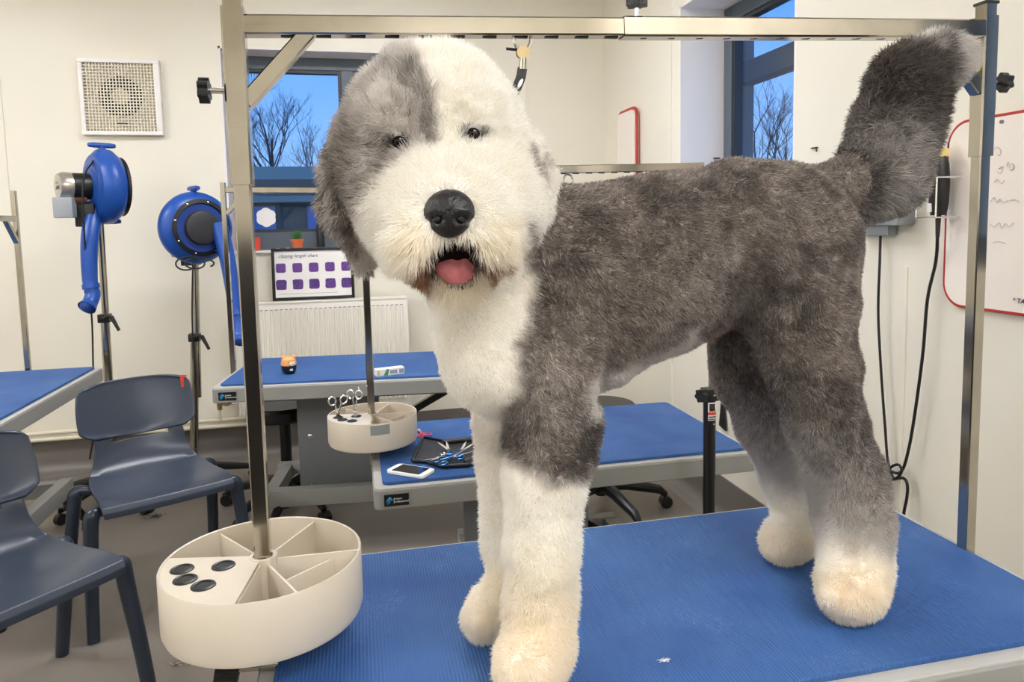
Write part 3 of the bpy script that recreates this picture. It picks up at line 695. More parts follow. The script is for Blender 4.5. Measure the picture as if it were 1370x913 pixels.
# ------------------------------------------------------------------ chart in a frame on the radiator
pc = thing('framed_chart', 'black framed clipping length chart with ten purple swatches on the radiator', 'picture', (0, 0, 0))
x0 = atY(366, 402, YB-.06).x; x1 = atY(475, 400, YB-.06).x; zt = 1.185
cw, chh = x1-x0, zt-rz1-.01; pc.location = ((x0+x1)/2, YB-.085, rz1+.0105); pc.rotation_euler = (math.radians(-6), 0, 0)
MB().box((0, 0, chh/2), (cw-.01, .008, chh-.01)).build('paper', M_paper, pc)
f = MB(); e = .016
f.box((0, -.004, e/2), (cw, .02, e), bev=.002).box((0, -.004, chh-e/2), (cw, .02, e), bev=.002).box((-cw/2+e/2, -.004, chh/2), (e, .02, chh), bev=.002).box((cw/2-e/2, -.004, chh/2), (e, .02, chh), bev=.002)
f.build('picture_frame', M_blk, pc)
for j in range(2):
    for i in range(5):
        xx = -cw/2+.048+i*(cw-.085)/4*.985; zz = chh*(.62 if j == 0 else .30); s_ = .052 if j == 0 else .056
        MB().prism([(xx+s_/2*(math.copysign(abs(math.cos(t))**.35, math.cos(t)))*(1+(.04*math.sin(5*t+i) if j else 0)), -.0045, zz+s_/2*(math.copysign(abs(math.sin(t))**.35, math.sin(t)))) for t in [2*PI*k/32+.01 for k in range(32)]], (0, -.001, 0)).build('swatch', M_purp if j == 0 else M_purp2, pc, smooth=False)
        text('Blade %s' % ('30', '15', '10', '7F', '5F')[i] if 0 else '- - -', .008, M_faint, pc, Matrix.Translation((xx-.02, -.005, zz+.032)) @ Matrix.Rotation(PI/2, 4, 'X'))
text('clipping length chart', .026, M_dgrey, pc, Matrix.Translation((-cw/2+.035, -.005, chh*.82)) @ Matrix.Rotation(PI/2, 4, 'X'), shear=.4)
MB().box((-.03, -.0045, .035), (cw*.72, .0008, .0015)).build('small_print', M_pgrey, pc)
# ------------------------------------------------------------------ window sill things
sz = WZ0+t+.0
def on_sill(px_, Y): p_ = atY(px_, 300, Y); return p_.x
xs = on_sill(397, YB+.08)
pot = thing('potted_plant', 'small green spiky plant in a terracotta pot on the back window sill', 'plant', (xs, YB+.06, sz))
MB().lathe([(0, 0), (.026, 0), (.032, .045), (.036, .045), (.036, .06), (.031, .06), (.029, .05), (0, .05)], n=28).build('pot', M_terra, pot)
lf = MB()
for k in range(22):
    a = k*2.4; e_ = .25+.75*(k % 5)/4; d = Vector((math.cos(a)*e_*.045, math.sin(a)*e_*.045, .045+.02*(1-e_)))
    lf.tube([Vector((0, 0, .05)), Vector((0, 0, .05))+d*.5, Vector((0, 0, .05))+d], [.006, .006, .0005], 6)
lf.build('leaf', M_leaf, pot)
xs = on_sill(338, YB+.06)
bx = thing('red_box', 'small bright red box on the sill at the left window jamb', 'box', (xs-.01, YB+.05, sz))
MB().box((0, 0, .035), (.09, .05, .066), bev=.003).build('carton', M_redt, bx); MB().box((0, 0, .071), (.092, .052, .008), bev=.002).build('lid', M_redt, bx)
for k, (px_, lab) in enumerate(((371, 'small white tag lying on the sill, the left one'), (384, 'small white tag lying on the sill beside the plant pot'))):
    o = MB().box((0, 0, .006), (.02, .01, .012), bev=.002).build('sill_tag', M_white, loc=(on_sill(px_, YB+.06), YB+.03, sz)); tag(o, lab, 'tag', 'white tags on the sill')
fp = atY(356, 291, YB+.19)
mb = MB(); mb.prism([(.05*(1+.13*abs(math.cos(3*a_+PI/2)))*math.cos(a_), 0, .05*(1+.13*abs(math.cos(3*a_+PI/2)))*math.sin(a_)) for a_ in [2*PI*k/72 for k in range(72)]], (0, .004, 0))
tag(mb.build('flower_sticker', M_white, loc=(fp.x, YB+.19, fp.z)), 'white flower shaped sticker on the back window pane', 'sticker')
xs = on_sill(428, YB+.06)
bt = thing('black_bottles', 'pair of tall black bottles at the middle of the sill', 'bottles', (xs, YB+.07, sz)); 
bt.name = 'black_bottle'; bt['label'] = 'tall black bottle on the sill beside the dog ear'; bt['category'] = 'bottle'
MB().lathe([(0, 0), (.022, 0), (.023, .01), (.023, .13), (.012, .15), (.01, .17), (0, .17)], n=24).build('bottle_body', M_blk, bt); MB().cyl((0, 0, .17), (0, 0, .19), .012).build('cap', M_dgrey, bt)
# ------------------------------------------------------------------ whiteboards
def whiteboard(label, y0, y1, z0, z1, th, rim, rad_, grp='red edged whiteboards'):
    r = thing('whiteboard', label, 'whiteboard', (XR, (y0+y1)/2, (z0+z1)/2), 0, grp); hw, hh = (y1-y0)/2, (z1-z0)/2
    def loop(ins, n=8):
        o_ = []; rr_ = rad_-ins
        for sy, sz_, a0_ in ((1, 1, 0), (-1, 1, PI/2), (-1, -1, PI), (1, -1, 1.5*PI)):
            for k_ in range(n+1):
                a_ = a0_+PI/2*k_/n; o_.append(Vector((0, sy*(hw-rad_)+rr_*math.cos(a_), sz_*(hh-rad_)+rr_*math.sin(a_))))
        return o_
    MB().prism([p_+Vector((-.004, 0, 0)) for p_ in loop(rim*.5)], (-th+.006, 0, 0)).build('board', M_board, r, smooth=False)
    L = loop(rim/2); L.append(L[0]); L.append(L[1])
    MB().tube([p_+Vector((-th*.55, 0, 0)) for p_ in L], 0, sq=(th, rim, (1, 0, 0)), cap=False).build('red_rim', M_red, r)
    return r
wp = atX(1370, 148, XR); wq = atX(1370, 420, XR)
yL = atX(1270, 300, XR).y
wb = whiteboard('large whiteboard with a red rim on the right wall, faint handwriting', .84, yL, 1.065, 1.53, .014, .008, .06)
Lw = Vector(wb.location)
for (sx_, sy_) in ((1341, 163),):
    p_ = atX(sx_, sy_, XR-.012)-Lw; MB().cyl(p_, p_+Vector((-.004, 0, 0)), .0045, n=14).build('screw_head', M_pgrey, wb)
def scribble(pts, m, r=.0008, name='handwriting'):
    P_ = spline([atX(x, y, XR-.0135)-Lw for x, y in pts], 5); MB().tube(P_, r, 5).build(name, m, wb)
scribble([(1329, 200), (1335, 197), (1339, 202), (1337, 208), (1334, 207)], M_faint)
scribble([(1347, 222), (1349, 217), (1351, 225)], M_faint); scribble([(1353, 219), (1356, 221), (1356, 226), (1352, 228)], mat('half_faded_ink', '#8d8580', .6))
scribble([(1336, 226), (1342, 223), (1339, 232), (1334, 230)], M_faint)
scribble([(1330, 244), (1335, 240), (1340, 246), (1344, 241)], M_faint)
scribble([(1325, 270), (1330, 264), (1333, 271), (1338, 266), (1343, 271), (1349, 268)], M_faint)
scribble([(1325, 300), (1330, 304), (1337, 298), (1340, 306), (1345, 299), (1350, 303), (1356, 298)], M_faint)
scribble([(1352, 268), (1358, 267), (1364, 270)], M_faint); scribble([(1328, 325), (1336, 323), (1345, 326)], M_faint)
pt = atX(1354, 405, XR-.0135)-Lw
text('* TAKE W', .0165, M_ink, wb, Matrix.Translation(pt) @ Matrix(((0, 0, -1, 0), (-1, 0, 0, 0), (0, 1, 0, 0), (0, 0, 0, 1))), shear=.2, name='note_text')
b2 = whiteboard('narrow whiteboard with a red rim on the right wall beyond the window', atX(856, 150, XR).y, atX(832, 160, XR).y, 1.25, 1.90, .034, .010, .045)
# ------------------------------------------------------------------ hooks, holder, clipper, charger, cables on right wall
for (x, y, X_, lab) in ((960, 211, XR+.1, 'small black hook on the window reveal'), (1091, 198, XR, 'small black hook left alone on the right wall')):
    if X_ > XR:
        p_ = atY(958, 212, RY1-.012); r = thing('wall_hook', lab, 'hook', p_, 0, 'wall hooks'); MB().box((0, -.006, 0), (.03, .012, .006), bev=.001).build('hook_plate', M_dgrey, r); MB().cyl((-.01, -.01, 0), (-.012, -.014, -.012), .002).build('hook_pin', M_dgrey, r)
    else:
        p_ = atX(x, y, XR); r = thing('wall_hook', lab, 'hook', p_, 0, 'wall hooks'); MB().box((-.004, 0, 0), (.008, .03, .004), bev=.001).build('hook_plate', M_dgrey, r); MB().cyl((-.006, -.013, 0), (-.006, -.014, -.014), .002).build('hook_pin', M_dgrey, r)
hp = atX(1254, 262, XR-.05)
hd_ = thing('wire_holder', 'chrome wire clipper holder on the right wall', 'holder', (XR, hp.y, hp.z)); L = Vector(hd_.location)
MB().box((-.003, -.02, .0), (.006, .024, .12), bev=.002).build('back_plate', M_silver, hd_)
zt_, zb_ = .045, -.055
wr = MB(); 
for zz, dx in ((zt_, -.085), (zb_, -.085)):
    wr.tube([(-.005, -.035, zz), (dx, -.035, zz), (dx, .03, zz), (-.005, .03, zz), (-.005, -.035, zz)], .0022, 8)
for y_, x_ in ((-.035, -.085), (.03, -.085), (.03, -.01)): wr.cyl((x_, y_, zt_), (x_, y_, zb_), .0022, n=8)
wr.build('wire_basket', M_silver, hd_)
cp = thing('hair_clipper', 'black corded clipper with a cream head resting in the wire holder', 'clipper', (XR-.045, hp.y, hp.z-.05))
MB().lathe([(0, 0), (.018, .0), (.023, .03), (.024, .09), (.021, .13), (.016, .15), (0, .15)], n=24).build('clipper_body', M_blk, cp)
MB().box((0, 0, .158), (.028, .034, .022), bev=.005).box((0, .004, .178), (.012, .016, .022), bev=.003).build('clipper_head', M_yel, cp)
MB().ball((.0, .006, .196), .007, 12).build('blade_tip', M_brass, cp)
MB().box((-.023, .005, .02), (.004, .012, .022)).build('rating_label', M_paper, cp)
MB().cyl((0, 0, .0), (0, 0, -.055), .007, .005).build('strain_relief', M_blk, cp)
kx = XR-.025
kn = atX(1197, 632, kx)
cable([Vector((XR-.045, hp.y, hp.z-.1)), atX(1252, 350, kx), atX(1241, 400, kx), atX(1235, 470, kx), atX(1226, 540, kx), atX(1216, 600, kx), atX(1205, 632, kx), atX(1186, 628, kx-.01), atX(1178, 622, kx), atX(1188, 641, kx+.01), atX(1208, 640, kx), atX(1214, 650, kx), atX(1213, 668, kx), atX(1209, 690, kx), atX(1205, 740, kx), ], 'black clipper cable hanging from the wire holder into a loose knot', name='clipper_cable', r=.0042)
bp = atX(1196, 292, XR)
gb = thing('wall_charger_box', 'blue grey plastic power box on the right wall behind the tail', 'power box', (XR, bp.y, bp.z)); 
MB().box((-.03, 0, .04), (.06, .17, .12), bev=.008).build('box_body', M_boxg, gb)
MB().box((-.02, .05, -.028), (.03, .14, .04), bev=.004).build('lower_cover', M_boxg, gb)
MB().box((-.061, -.03, .04), (.002, .003, .1)).build('seam', M_dgrey, gb)
cable([Vector((XR-.02, atX(1178, 310, XR-.02).y, atX(1178, 316, XR-.02).z)), atX(1177, 350, kx), atX(1175, 420, kx), atX(1179, 500, kx), atX(1184, 570, kx), atX(1188, 618, kx), atX(1196, 640, kx-.012), atX(1206, 632, kx-.012), atX(1202, 622, kx-.012), atX(1190, 628, kx-.012), atX(1188, 650, kx), atX(1190, 700, kx)], 'black cable running down from the blue grey power box', name='charger_cable', r=.0038)
# ------------------------------------------------------------------ leash snap on the front bar and hook on the rear bar
def snap(label, p, strap, s=1.0, yaw=0):
    r = thing('leash_clip', label, 'clip', p, yaw, 'clips hanging from the frame bars')
    MB().tube([Vector((.013*s*math.cos(t_), 0, -.014*s+.016*s*math.sin(t_))) for t_ in [PI*1.32-2*PI*.82*k_/22 for k_ in range(23)]], .0028*s, 8).build('hook', M_silver, r)
    MB().cyl((0, -.004*s, -.034*s), (0, .004*s, -.034*s), .0095*s, n=20).build('swivel_disc', M_brass, r)
    MB().cyl((-.006*s, 0, -.030*s), (-.024*s, 0, -.029*s), .0022*s, n=8).build('trigger', M_blk, r)
    MB().cyl((0, 0, -.042*s), (-.001, 0, -.058*s), .0055*s, n=14).build('swivel_barrel', M_chrome, r)
    if strap:
        MB().tube(spline([(-.001, 0, -.056), (-.004, 0, -.07), (-.012, .001, -.088), (-.020, .003, -.104), (-.021, .006, -.112)], 5), 0, sq=(.0035, .014, (1, 0, 0))).build('leash_strap', M_blk, r)
        for z_, x_ in ((-.078, -.005), (-.095, -.014)):
            MB().ball((x_, -.0025, z_), (.0028, .0015, .0075), 10, Matrix.Rotation(.5, 3, 'Y')).build('white_fleck', M_white, r)
    return r
lp = atY(699, 52, 1.051); snap('silver snap clip with a short black strap hanging from the front bar', (lp.x, 1.051, 1.568+.035*.7-.013), True)
lp = atY(760, 236, 2.257); snap('small silver clip on the rear bar just above the dog shoulder', (lp.x, 2.257, 1.458-.01), False, 1.2)
# ------------------------------------------------------------------ black upright with chrome rod and sticker
pb = atY(949, 600, 1.78)
up = thing('clamp_post', 'black upright post with a knob, orange sticker and thin rod beside the rear leg', 'post', (pb.x, 1.78, 0)); L = Vector(up.location)
zt_ = atY(945, 522, 1.78).z
MB().cyl((0, 0, .02), (0, 0, zt_+.0), .017).build('tube', M_blkm, up)
MB().lathe([(0, 0), (.12, 0), (.12, .012), (.03, .02), (0, .02)], n=40).build('foot_plate', M_blkm, up)
MB().box((0, 0, zt_-.012), (.038, .038, .034), bev=.004).build('collar', M_blk, up)
mb = MB(); star_knob(mb, (-.022, -.01, zt_-.012), (-1, -.3, 0), .017, .016); mb.build('knob', M_blk, up)
MB().cyl((.004, 0, zt_-.02), (.004, 0, zt_+.28), .0065).build('rod', M_chrome2, up)
MB().ball((.004, -.019, zt_-.012), .003, 8).ball((.004, -.017, zt_-.092), .003, 8).build('rivet', M_silver, up)
def wrap(z0, z1, a0_, a1_, rr_, m, name):
    mb_ = MB(); rows = []
    for k_ in range(9):
        a_ = math.radians(a0_+(a1_-a0_)*k_/8); rows.append(mb_.ring([(rr_*math.cos(a_), rr_*math.sin(a_), z0), (rr_*math.cos(a_), rr_*math.sin(a_), z1)]))
    for A_, B_ in zip(rows, rows[1:]): mb_.b.faces.new((A_[0], B_[0], B_[1], A_[1]))
    o_ = mb_.build(name, m, up); md_ = o_.modifiers.new('t', 'SOLIDIFY'); md_.thickness = .0003; return o_
wrap(zt_-.082, zt_-.032, -130, -40, .0176, M_paper, 'sticker'); wrap(zt_-.066, zt_-.058, -130, -40, .0179, M_redt, 'sticker_band')
wrap(zt_-.056, zt_-.035, -118, -62, .0180, mat('dark_brown_print', '#3a2422', .6), 'sticker_picture'); wrap(zt_-.073, zt_-.070, -122, -48, .0179, M_dgrey, 'sticker_text'); wrap(zt_-.079, zt_-.077, -122, -48, .0179, M_dgrey, 'sticker_text')
pk = atY(968, 556, 2.5)
sk = thing('black_strap', 'short black strap hanging on the right wall behind the lower table corner', 'strap', (0, 0, 0)); p_ = atX(967, 556, XR-.01); sk.location = p_
MB().prism([(-.004, .012, .05), (-.004, -.012, .05), (-.004, -.03, -.06), (-.004, .028, -.05)], (.008, 0, 0)).build('webbing', M_blk, sk, bev=.001)
# ------------------------------------------------------------------ small things on tables
zt_ = ZC_+.001
ph = thing('smartphone', 'white edged phone lying face up on the lower table', 'phone', (.122, 2.022, zt_), math.radians(-38))
ang = math.atan2(1.953-2.032, .149-.051); ph.rotation_euler = (0, 0, ang)
def rr2(w, h, r_, z, n=5):
    o_ = []
    for cx_, cy_, a0_ in ((w/2-r_, h/2-r_, 0), (-w/2+r_, h/2-r_, PI/2), (-w/2+r_, -h/2+r_, PI), (w/2-r_, -h/2+r_, 1.5*PI)):
        for k_ in range(n+1): a_ = a0_+PI/2*k_/n; o_.append((cx_+r_*math.cos(a_), cy_+r_*math.sin(a_), z))
    return o_
MB().prism(rr2(.127, .066, .012, 0), (0, 0, .009)).build('phone_body', M_white, ph, bev=.0015)
MB().prism(rr2(.092, .056, .002, .009), (0, 0, .0006)).build('phone_screen', M_screen, ph)
cs = thing('scissor_case', 'open black leather scissor case on the lower table', 'case', (.235, 2.14, zt_), 0)
P_ = [atZ(x, y, zt_)-Vector(cs.location) for x, y in ((552, 620), (566, 590), (592, 594), (634, 590), (660, 588), (668, 612), (625, 626), (592, 628), (570, 621))]
for q in P_: q.z = 0
MB().prism(P_, (0, 0, .008)).build('case_base', M_case, cs, bev=.003)
rp_ = [q+Vector((0, 0, .009)) for q in P_]; rp_.append(rp_[0]); MB().tube(rp_, .0055, 8).build('padded_rim', M_case, cs)
lp_ = [q*.86+Vector((.0, -.012, .014)) for q in P_[2:7]]; MB().tube(lp_, .006, 8).build('strap_loop', M_case, cs)
M_sblue = mat('blue_anodised', '#2a5f92', .25, metal=.7)
for k_, (px_, py_, an, lab, sz_, mh_) in enumerate(((588, 612, 2.4, 'silver scissors at the left of the open black case', .13, M_silver), (600, 604, .2, 'silver thinning scissors standing out in the middle of the case', .14, M_sblue), (606, 615, -1.1, 'blue handled scissors lying low in the case', .13, M_sblue), (618, 608, -.6, 'blue handled scissors at the right of the case', .13, M_sblue))):
    p_ = atZ(px_, py_, zt_+.016)
    scissors(lab, Matrix.Translation(p_+Vector((0, 0, .004*k_))) @ Matrix.Rotation(an, 4, 'Z') @ Matrix.Rotation(-PI/2+.12, 4, 'X'), mh_, sz_, 'scissors in the black case', .22)
p_ = atZ(563, 578, zt_+.006)
scissors('pink handled snips lying behind the scissor case', Matrix.Translation(p_) @ Matrix.Rotation(.2, 4, 'Z') @ Matrix.Rotation(-PI/2, 4, 'X'), M_pink, .11, None, .12, 'snips')
zt_ = ZB_+.001
p_ = atZ(387, 500, zt_)
ty = thing('toy_figure', 'small round orange and black vinyl toy with ears on the radiator table', 'toy', p_, math.radians(8))
MB().lathe([(0, 0), (.018, .001), (.028, .012), (.031, .03), (.0305, .036)], n=28).build('toy_base', M_blk, ty)
MB().lathe([(.0305, .036), (.031, .045), (.027, .06), (.015, .069), (0, .071)], n=28).build('toy_head', M_orange, ty)
for s_ in (-1, 1):
    MB().ball((s_*.02, 0, .068), (.009, .006, .009), 12).build('ear', M_orange, ty)
    MB().ball((s_*.008+.006, -.0285, .050), .0018, 8).build('eye', M_blk, ty)
MB().ball((.008, -.016, .043), (.018, .0165, .012), 16).build('muzzle', M_toyw, ty)
MB().box((.008, -.029, .02), (.012, .003, .008)).build('printed_mark', M_white, ty)
p_ = atZ(521, 501, zt_)
cr = thing('small_carton', 'flat white printed carton on the radiator table behind the post', 'carton', p_, math.radians(14))
MB().box((0, 0, .0135), (.115, .04, .027), bev=.001).build('carton_body', M_paper, cr, smooth=False)
MB().prism([(-.03, -.0206, .001), (-.012, -.0206, .001), (-.006, -.0206, .026), (-.016, -.0206, .026)], (0, .0005, 0)).build('green_stripe', M_green, cr)
MB().box((.012, -.0206, .013), (.03, .0006, .014)).box((.045, -.0206, .013), (.02, .0006, .016)).build('printed_panel', M_boxg, cr)
MB().box((-.05, -.0206, .014), (.012, .0006, .02)).build('yellow_print', M_yel, cr)
# lint on the near mat, debris on floor
p_ = atZ(889, 885, ZA+.002)
lt = MB(); rnd = random.Random(4)
for k_ in range(40):
    a_ = rnd.uniform(0, 2*PI); q_ = Vector((rnd.gauss(0, .003), rnd.gauss(0, .0015), rnd.uniform(0, .002))); lt.tube([q_, q_+Vector((math.cos(a_), math.sin(a_)*.5, .2))*.002, q_+Vector((math.cos(a_+.6), math.sin(a_+.6)*.5, .1))*.004], .0003, 4)
tag(lt.build('fur_tuft', M_paper, loc=p_), 'tiny white tuft of fur on the near blue mat', 'fur tuft', kind='stuff')
for (x, y, lab) in ((245, 887, 'small pale fur clump on the floor under the round tray'), (208, 692, 'small dark scrap on the floor under the chair')):
    p_ = atZ(x, y, 0); lt = MB()
    for k_ in range(30):
        a_ = rnd.uniform(0, 2*PI); q_ = Vector((rnd.gauss(0, .015), rnd.gauss(0, .01), rnd.uniform(0, .008))); lt.tube([q_, q_+Vector((math.cos(a_), math.sin(a_), .2))*.008, q_+Vector((math.cos(a_+.9), math.sin(a_+.9), .1))*.013], .0012, 4)
    tag(lt.build('fur_clump', mat('dusty_fur', '#a79c8c', .9) if x > 220 else M_dgrey, loc=p_), lab, 'fur clump', kind='stuff')
NFUR = 400000
# ------------------------------------------------------------------ the dog
def vnoise(P, scale, seed=0):
    """smooth value noise in 0..1 at points P"""
    Q = P*scale+seed*17.31; I = np.floor(Q).astype(np.int64); f = Q-I; f = f*f*(3-2*f); out = 0
    for dx in (0, 1):
        for dy in (0, 1):
            for dz in (0, 1):
                h = (I[:, 0]+dx)*73856093 ^ (I[:, 1]+dy)*19349663 ^ (I[:, 2]+dz)*83492791 ^ (seed*2654435)
                h = (h ^ (h >> 13))*1274126177 & 0x7fffffff; h = (h ^ (h >> 16)) & 0xffff
                w = (f[:, 0] if dx else 1-f[:, 0])*(f[:, 1] if dy else 1-f[:, 1])*(f[:, 2] if dz else 1-f[:, 2])
                out = out+w*h/65535.0
    return out
def fbm(P, s, seed=0): return .55*vnoise(P, s, seed)+.3*vnoise(P, s*2.1, seed+1)+.15*vnoise(P, s*4.3, seed+2)
def fur_len_default(): return .012
PR = []     # (a, b, ra, rb, k)
def J(*pts, k=.02, grow=0):
    """pts: (px, py, Y, r_px) joints of one limb"""
    prev = None
    for x, y, Y, r in pts:
        p = np.array(atY(x, y, Y)); rr = r*depth(p)/F_
        if prev is not None: PR.append((prev[0], p, prev[1], rr, k))
        elif len(pts) == 1: PR.append((p, p+1e-5, rr, rr, k))
        prev = (p, rr)
# torso
J((765, 372, 1.0, 118), (880, 352, 1.01, 112), (985, 322, 1.01, 98), (1040, 322, 1.01, 98), k=.03)
J((795, 425, 1.0, 92), (855, 398, 1.0, 74), k=.03)
J((1056, 350, .97, 82), (1062, 400, .95, 74), k=.03)
# neck and chest
J((615, 290, .93, 86), (740, 365, 1.0, 100), k=.03)
J((636, 380, .93, 66), (672, 470, .95, 76), (715, 490, .97, 74), k=.03)
# near front leg, shoulder to paw
J((748, 450, .925, 58), (738, 560, .895, 50), (730, 640, .875, 49), (726, 740, .868, 46), (722, 820, .864, 46), k=.014)
J((775, 560, .92, 26), (776, 610, .90, 20), k=.02)
J((720, 862, .856, 48), (706, 890, .83, 46), k=.012)
# far front leg
J((686, 500, 1.0, 54), (682, 620, 1.02, 42), (686, 720, 1.02, 38), (692, 790, 1.01, 36), k=.012)
J((668, 800, 1.0, 30), (650, 828, .985, 28), k=.012)
# near hind leg
J((1066, 400, .94, 72), (1084, 490, .93, 57), (1102, 560, .935, 47), (1134, 640, .95, 44), (1144, 700, .945, 42), (1146, 745, .93, 42), k=.016)
J((1146, 770, .925, 42), (1136, 786, .905, 42), k=.012)
J((1112, 800, .885, 13), k=.006); J((1134, 806, .878, 14), k=.006); J((1158, 802, .885, 13), k=.006)
# far hind leg
J((1010, 430, 1.08, 62), (1015, 500, 1.10, 56), (1032, 560, 1.12, 46), (1058, 630, 1.13, 38), (1074, 690, 1.12, 34), k=.016)
J((1066, 712, 1.11, 32), (1050, 724, 1.09, 31), k=.012)
J((1036, 738, 1.075, 10), k=.006); J((1054, 742, 1.07, 11), k=.006)
# tail
J((1085, 262, 1.0, 36), (1135, 255, .99, 42), (1178, 236, .98, 50), (1198, 170, .975, 46), (1220, 108, .97, 42), (1256, 80, .965, 30), (1286, 72, .96, 16), k=.016)
NT = len(PR)
# head: skull, cheeks, muzzle, chin
J((582, 178, .86, 108), k=.03); J((560, 215, .84, 100), k=.02); J((606, 215, .84, 100), k=.02)
J((568, 270, .81, 86), k=.02); J((636, 268, .81, 84), k=.02); J((602, 300, .775, 82), k=.02); J((600, 280, .745, 66), k=.02)
J((575, 312, .735, 50), k=.012); J((632, 310, .735, 50), k=.012)
J((612, 372, .775, 36), (612, 340, .81, 52), k=.01)
# brows
J((525, 160, .775, 34), k=.012); J((640, 150, .775, 34), k=.012)
NE = len(PR)   # ears
J((462, 172, .862, 17), (452, 235, .85, 20), (462, 290, .848, 21), (484, 335, .85, 15), (487, 358, .85, 10), k=.006)
J((446, 262, .855, 12), (433, 277, .858, 5), (456, 300, .855, 12), k=.012)
J((708, 192, .87, 16), (718, 235, .868, 21), (712, 285, .865, 18), (706, 318, .862, 11), k=.008)
J((724, 228, .872, 15), (739, 243, .875, 6), (722, 275, .87, 14), k=.008)
mouth_c = np.array(atY(610, 354, .706))
def is_head(P):
    best = np.full(len(P), 1e9); bi = np.zeros(len(P), int)
    for i, (a, b, ra, rb, k) in enumerate(PR):
        ab = b-a; L2 = max(ab @ ab, 1e-9); t = np.clip(((P-a) @ ab)/L2, 0, 1)
        q = np.linalg.norm(P-a-t[:, None]*ab, axis=1)-(ra+(rb-ra)*t)
        m_ = q < best; best[m_] = q[m_]; bi[m_] = i
    return bi >= NT, bi >= NE
def sdf(P):
    d = None
    for a, b, ra, rb, k in PR:
        ab = b-a; L2 = max(ab @ ab, 1e-9); t = np.clip(((P-a) @ ab)/L2, 0, 1)
        q = np.linalg.norm(P-a-t[:, None]*ab, axis=1)-(ra+(rb-ra)*t)
        if d is None: d = q
        else:
            h = np.clip(k-np.abs(d-q), 0, None)/k; d = np.minimum(d, q)-h*h*k*.25
    mc = np.linalg.norm((P-mouth_c)/np.array([.0275, .055, .0235]), axis=1)*.0225-.0225
    h = np.clip(.006-np.abs(d+mc), 0, None)/.006
    d = np.maximum(d, -mc)+h*h*.0015
    zf = ZA+.001-P[:, 2]
    return np.maximum(d, zf)
bm = bmesh.new()
for a, b, ra, rb, k in PR:
    n = max(1, int(np.linalg.norm(b-a)/(min(ra, rb)*.35)))
    for i in range(n+1):
        t = i/n; c = a+(b-a)*t; r_ = ra+(rb-ra)*t+.001
        bmesh.ops.create_icosphere(bm, subdivisions=3, radius=r_, matrix=Matrix.Translation(Vector(c)))
me = bpy.data.meshes.new('dog_build'); bm.to_mesh(me); bm.free()
tmp = bpy.data.objects.new('dog_build', me); C.objects.link(tmp)
md = tmp.modifiers.new('r', 'REMESH'); md.mode = 'VOXEL'; md.voxel_size = .0062
dg = bpy.context.evaluated_depsgraph_get(); me2 = bpy.data.meshes.new_from_object(tmp.evaluated_get(dg)); bpy.data.objects.remove(tmp)
nv = len(me2.vertices); V = np.empty(nv*3, np.float32); me2.vertices.foreach_get('co', V); V = V.reshape(-1, 3).astype(np.float64)
ed = np.empty(len(me2.edges)*2, np.int64); me2.edges.foreach_get('vertices', ed); ed = ed.reshape(-1, 2)
deg = np.bincount(ed.ravel(), minlength=nv)[:, None]
def lap(V, f):
    S = np.zeros_like(V)
    for c_ in range(3): S[:, c_] = np.bincount(ed[:, 0], V[ed[:, 1], c_], nv)+np.bincount(ed[:, 1], V[ed[:, 0], c_], nv)
    return V+(S/deg-V)*f
def grad(P):
    e = .0008; return np.stack([sdf(P+np.eye(3)[i]*e)-sdf(P-np.eye(3)[i]*e) for i in range(3)], 1)/(2*e)
for it in range(5):
    d = sdf(V); g = grad(V); V = V-g*np.clip(d, -.012, .012)[:, None]/np.maximum((g*g).sum(1), .3)[:, None]*.85
    V = lap(V, .35)
# plush relief: soft tufts in the coat
g = grad(V); N = g/np.maximum(np.linalg.norm(g, axis=1), 1e-6)[:, None]
hx, hy = proj(V); on_head, _ = is_head(V)
amp = np.where(on_head, .0025, .0045)
dm = np.linalg.norm((V-mouth_c), axis=1); amp = np.where(dm < .04, 0, amp)
V = V+N*(amp*(fbm(V, 26, 5)-.5)*2+.004*(vnoise(V, 9, 8)-.5)*2*(~on_head))[:, None]
V[:, 2] = np.maximum(V[:, 2], ZA+.0005)
me2.vertices.foreach_set('co', V.astype(np.float32).ravel()); me2.update()
# ---- coat colour (the markings of the coat and a painted crease shade, by place on the body)
def srgb(r, g, b): return np.array([((v/255+.055)/1.055)**2.4 if v > 10 else v/255/12.92 for v in (r, g, b)])
WHITE = srgb(251, 248, 242); CREAM = srgb(248, 238, 220); GREY = srgb(158, 149, 141); DARK = srgb(112, 104, 98); LGREY = srgb(216, 212, 207); MID = srgb(188, 181, 174); STAIN = srgb(150, 104, 66)
def inpoly(x, y, poly):
    r = np.zeros(x.shape, bool); n = len(poly)
    for i in range(n):
        x1, y1 = poly[i]; x2, y2 = poly[(i+1) % n]
        if y1 == y2: continue
        c_ = ((y1 > y) != (y2 > y)) & (x < (x2-x1)*(y-y1)/(y2-y1)+x1); r ^= c_
    return r
def sd(x, y, poly):   # signed distance to a polygon, negative inside
    d = np.full(x.shape, 1e9)
    for i in range(len(poly)):
        x1, y1 = poly[i]; x2, y2 = poly[(i+1) % len(poly)]; vx, vy = x2-x1, y2-y1; L = max(vx*vx+vy*vy, 1e-9)
        t = np.clip(((x-x1)*vx+(y-y1)*vy)/L, 0, 1); d = np.minimum(d, np.hypot(x-x1-t*vx, y-y1-t*vy))
    return np.where(inpoly(x, y, poly), -d, d)
def sm(v, a, b): t = np.clip((v-a)/(b-a), 0, 1); return t*t*(3-2*t)
def soft(x, y, poly, w): return 1-sm(sd(x, y, poly), -w, w)
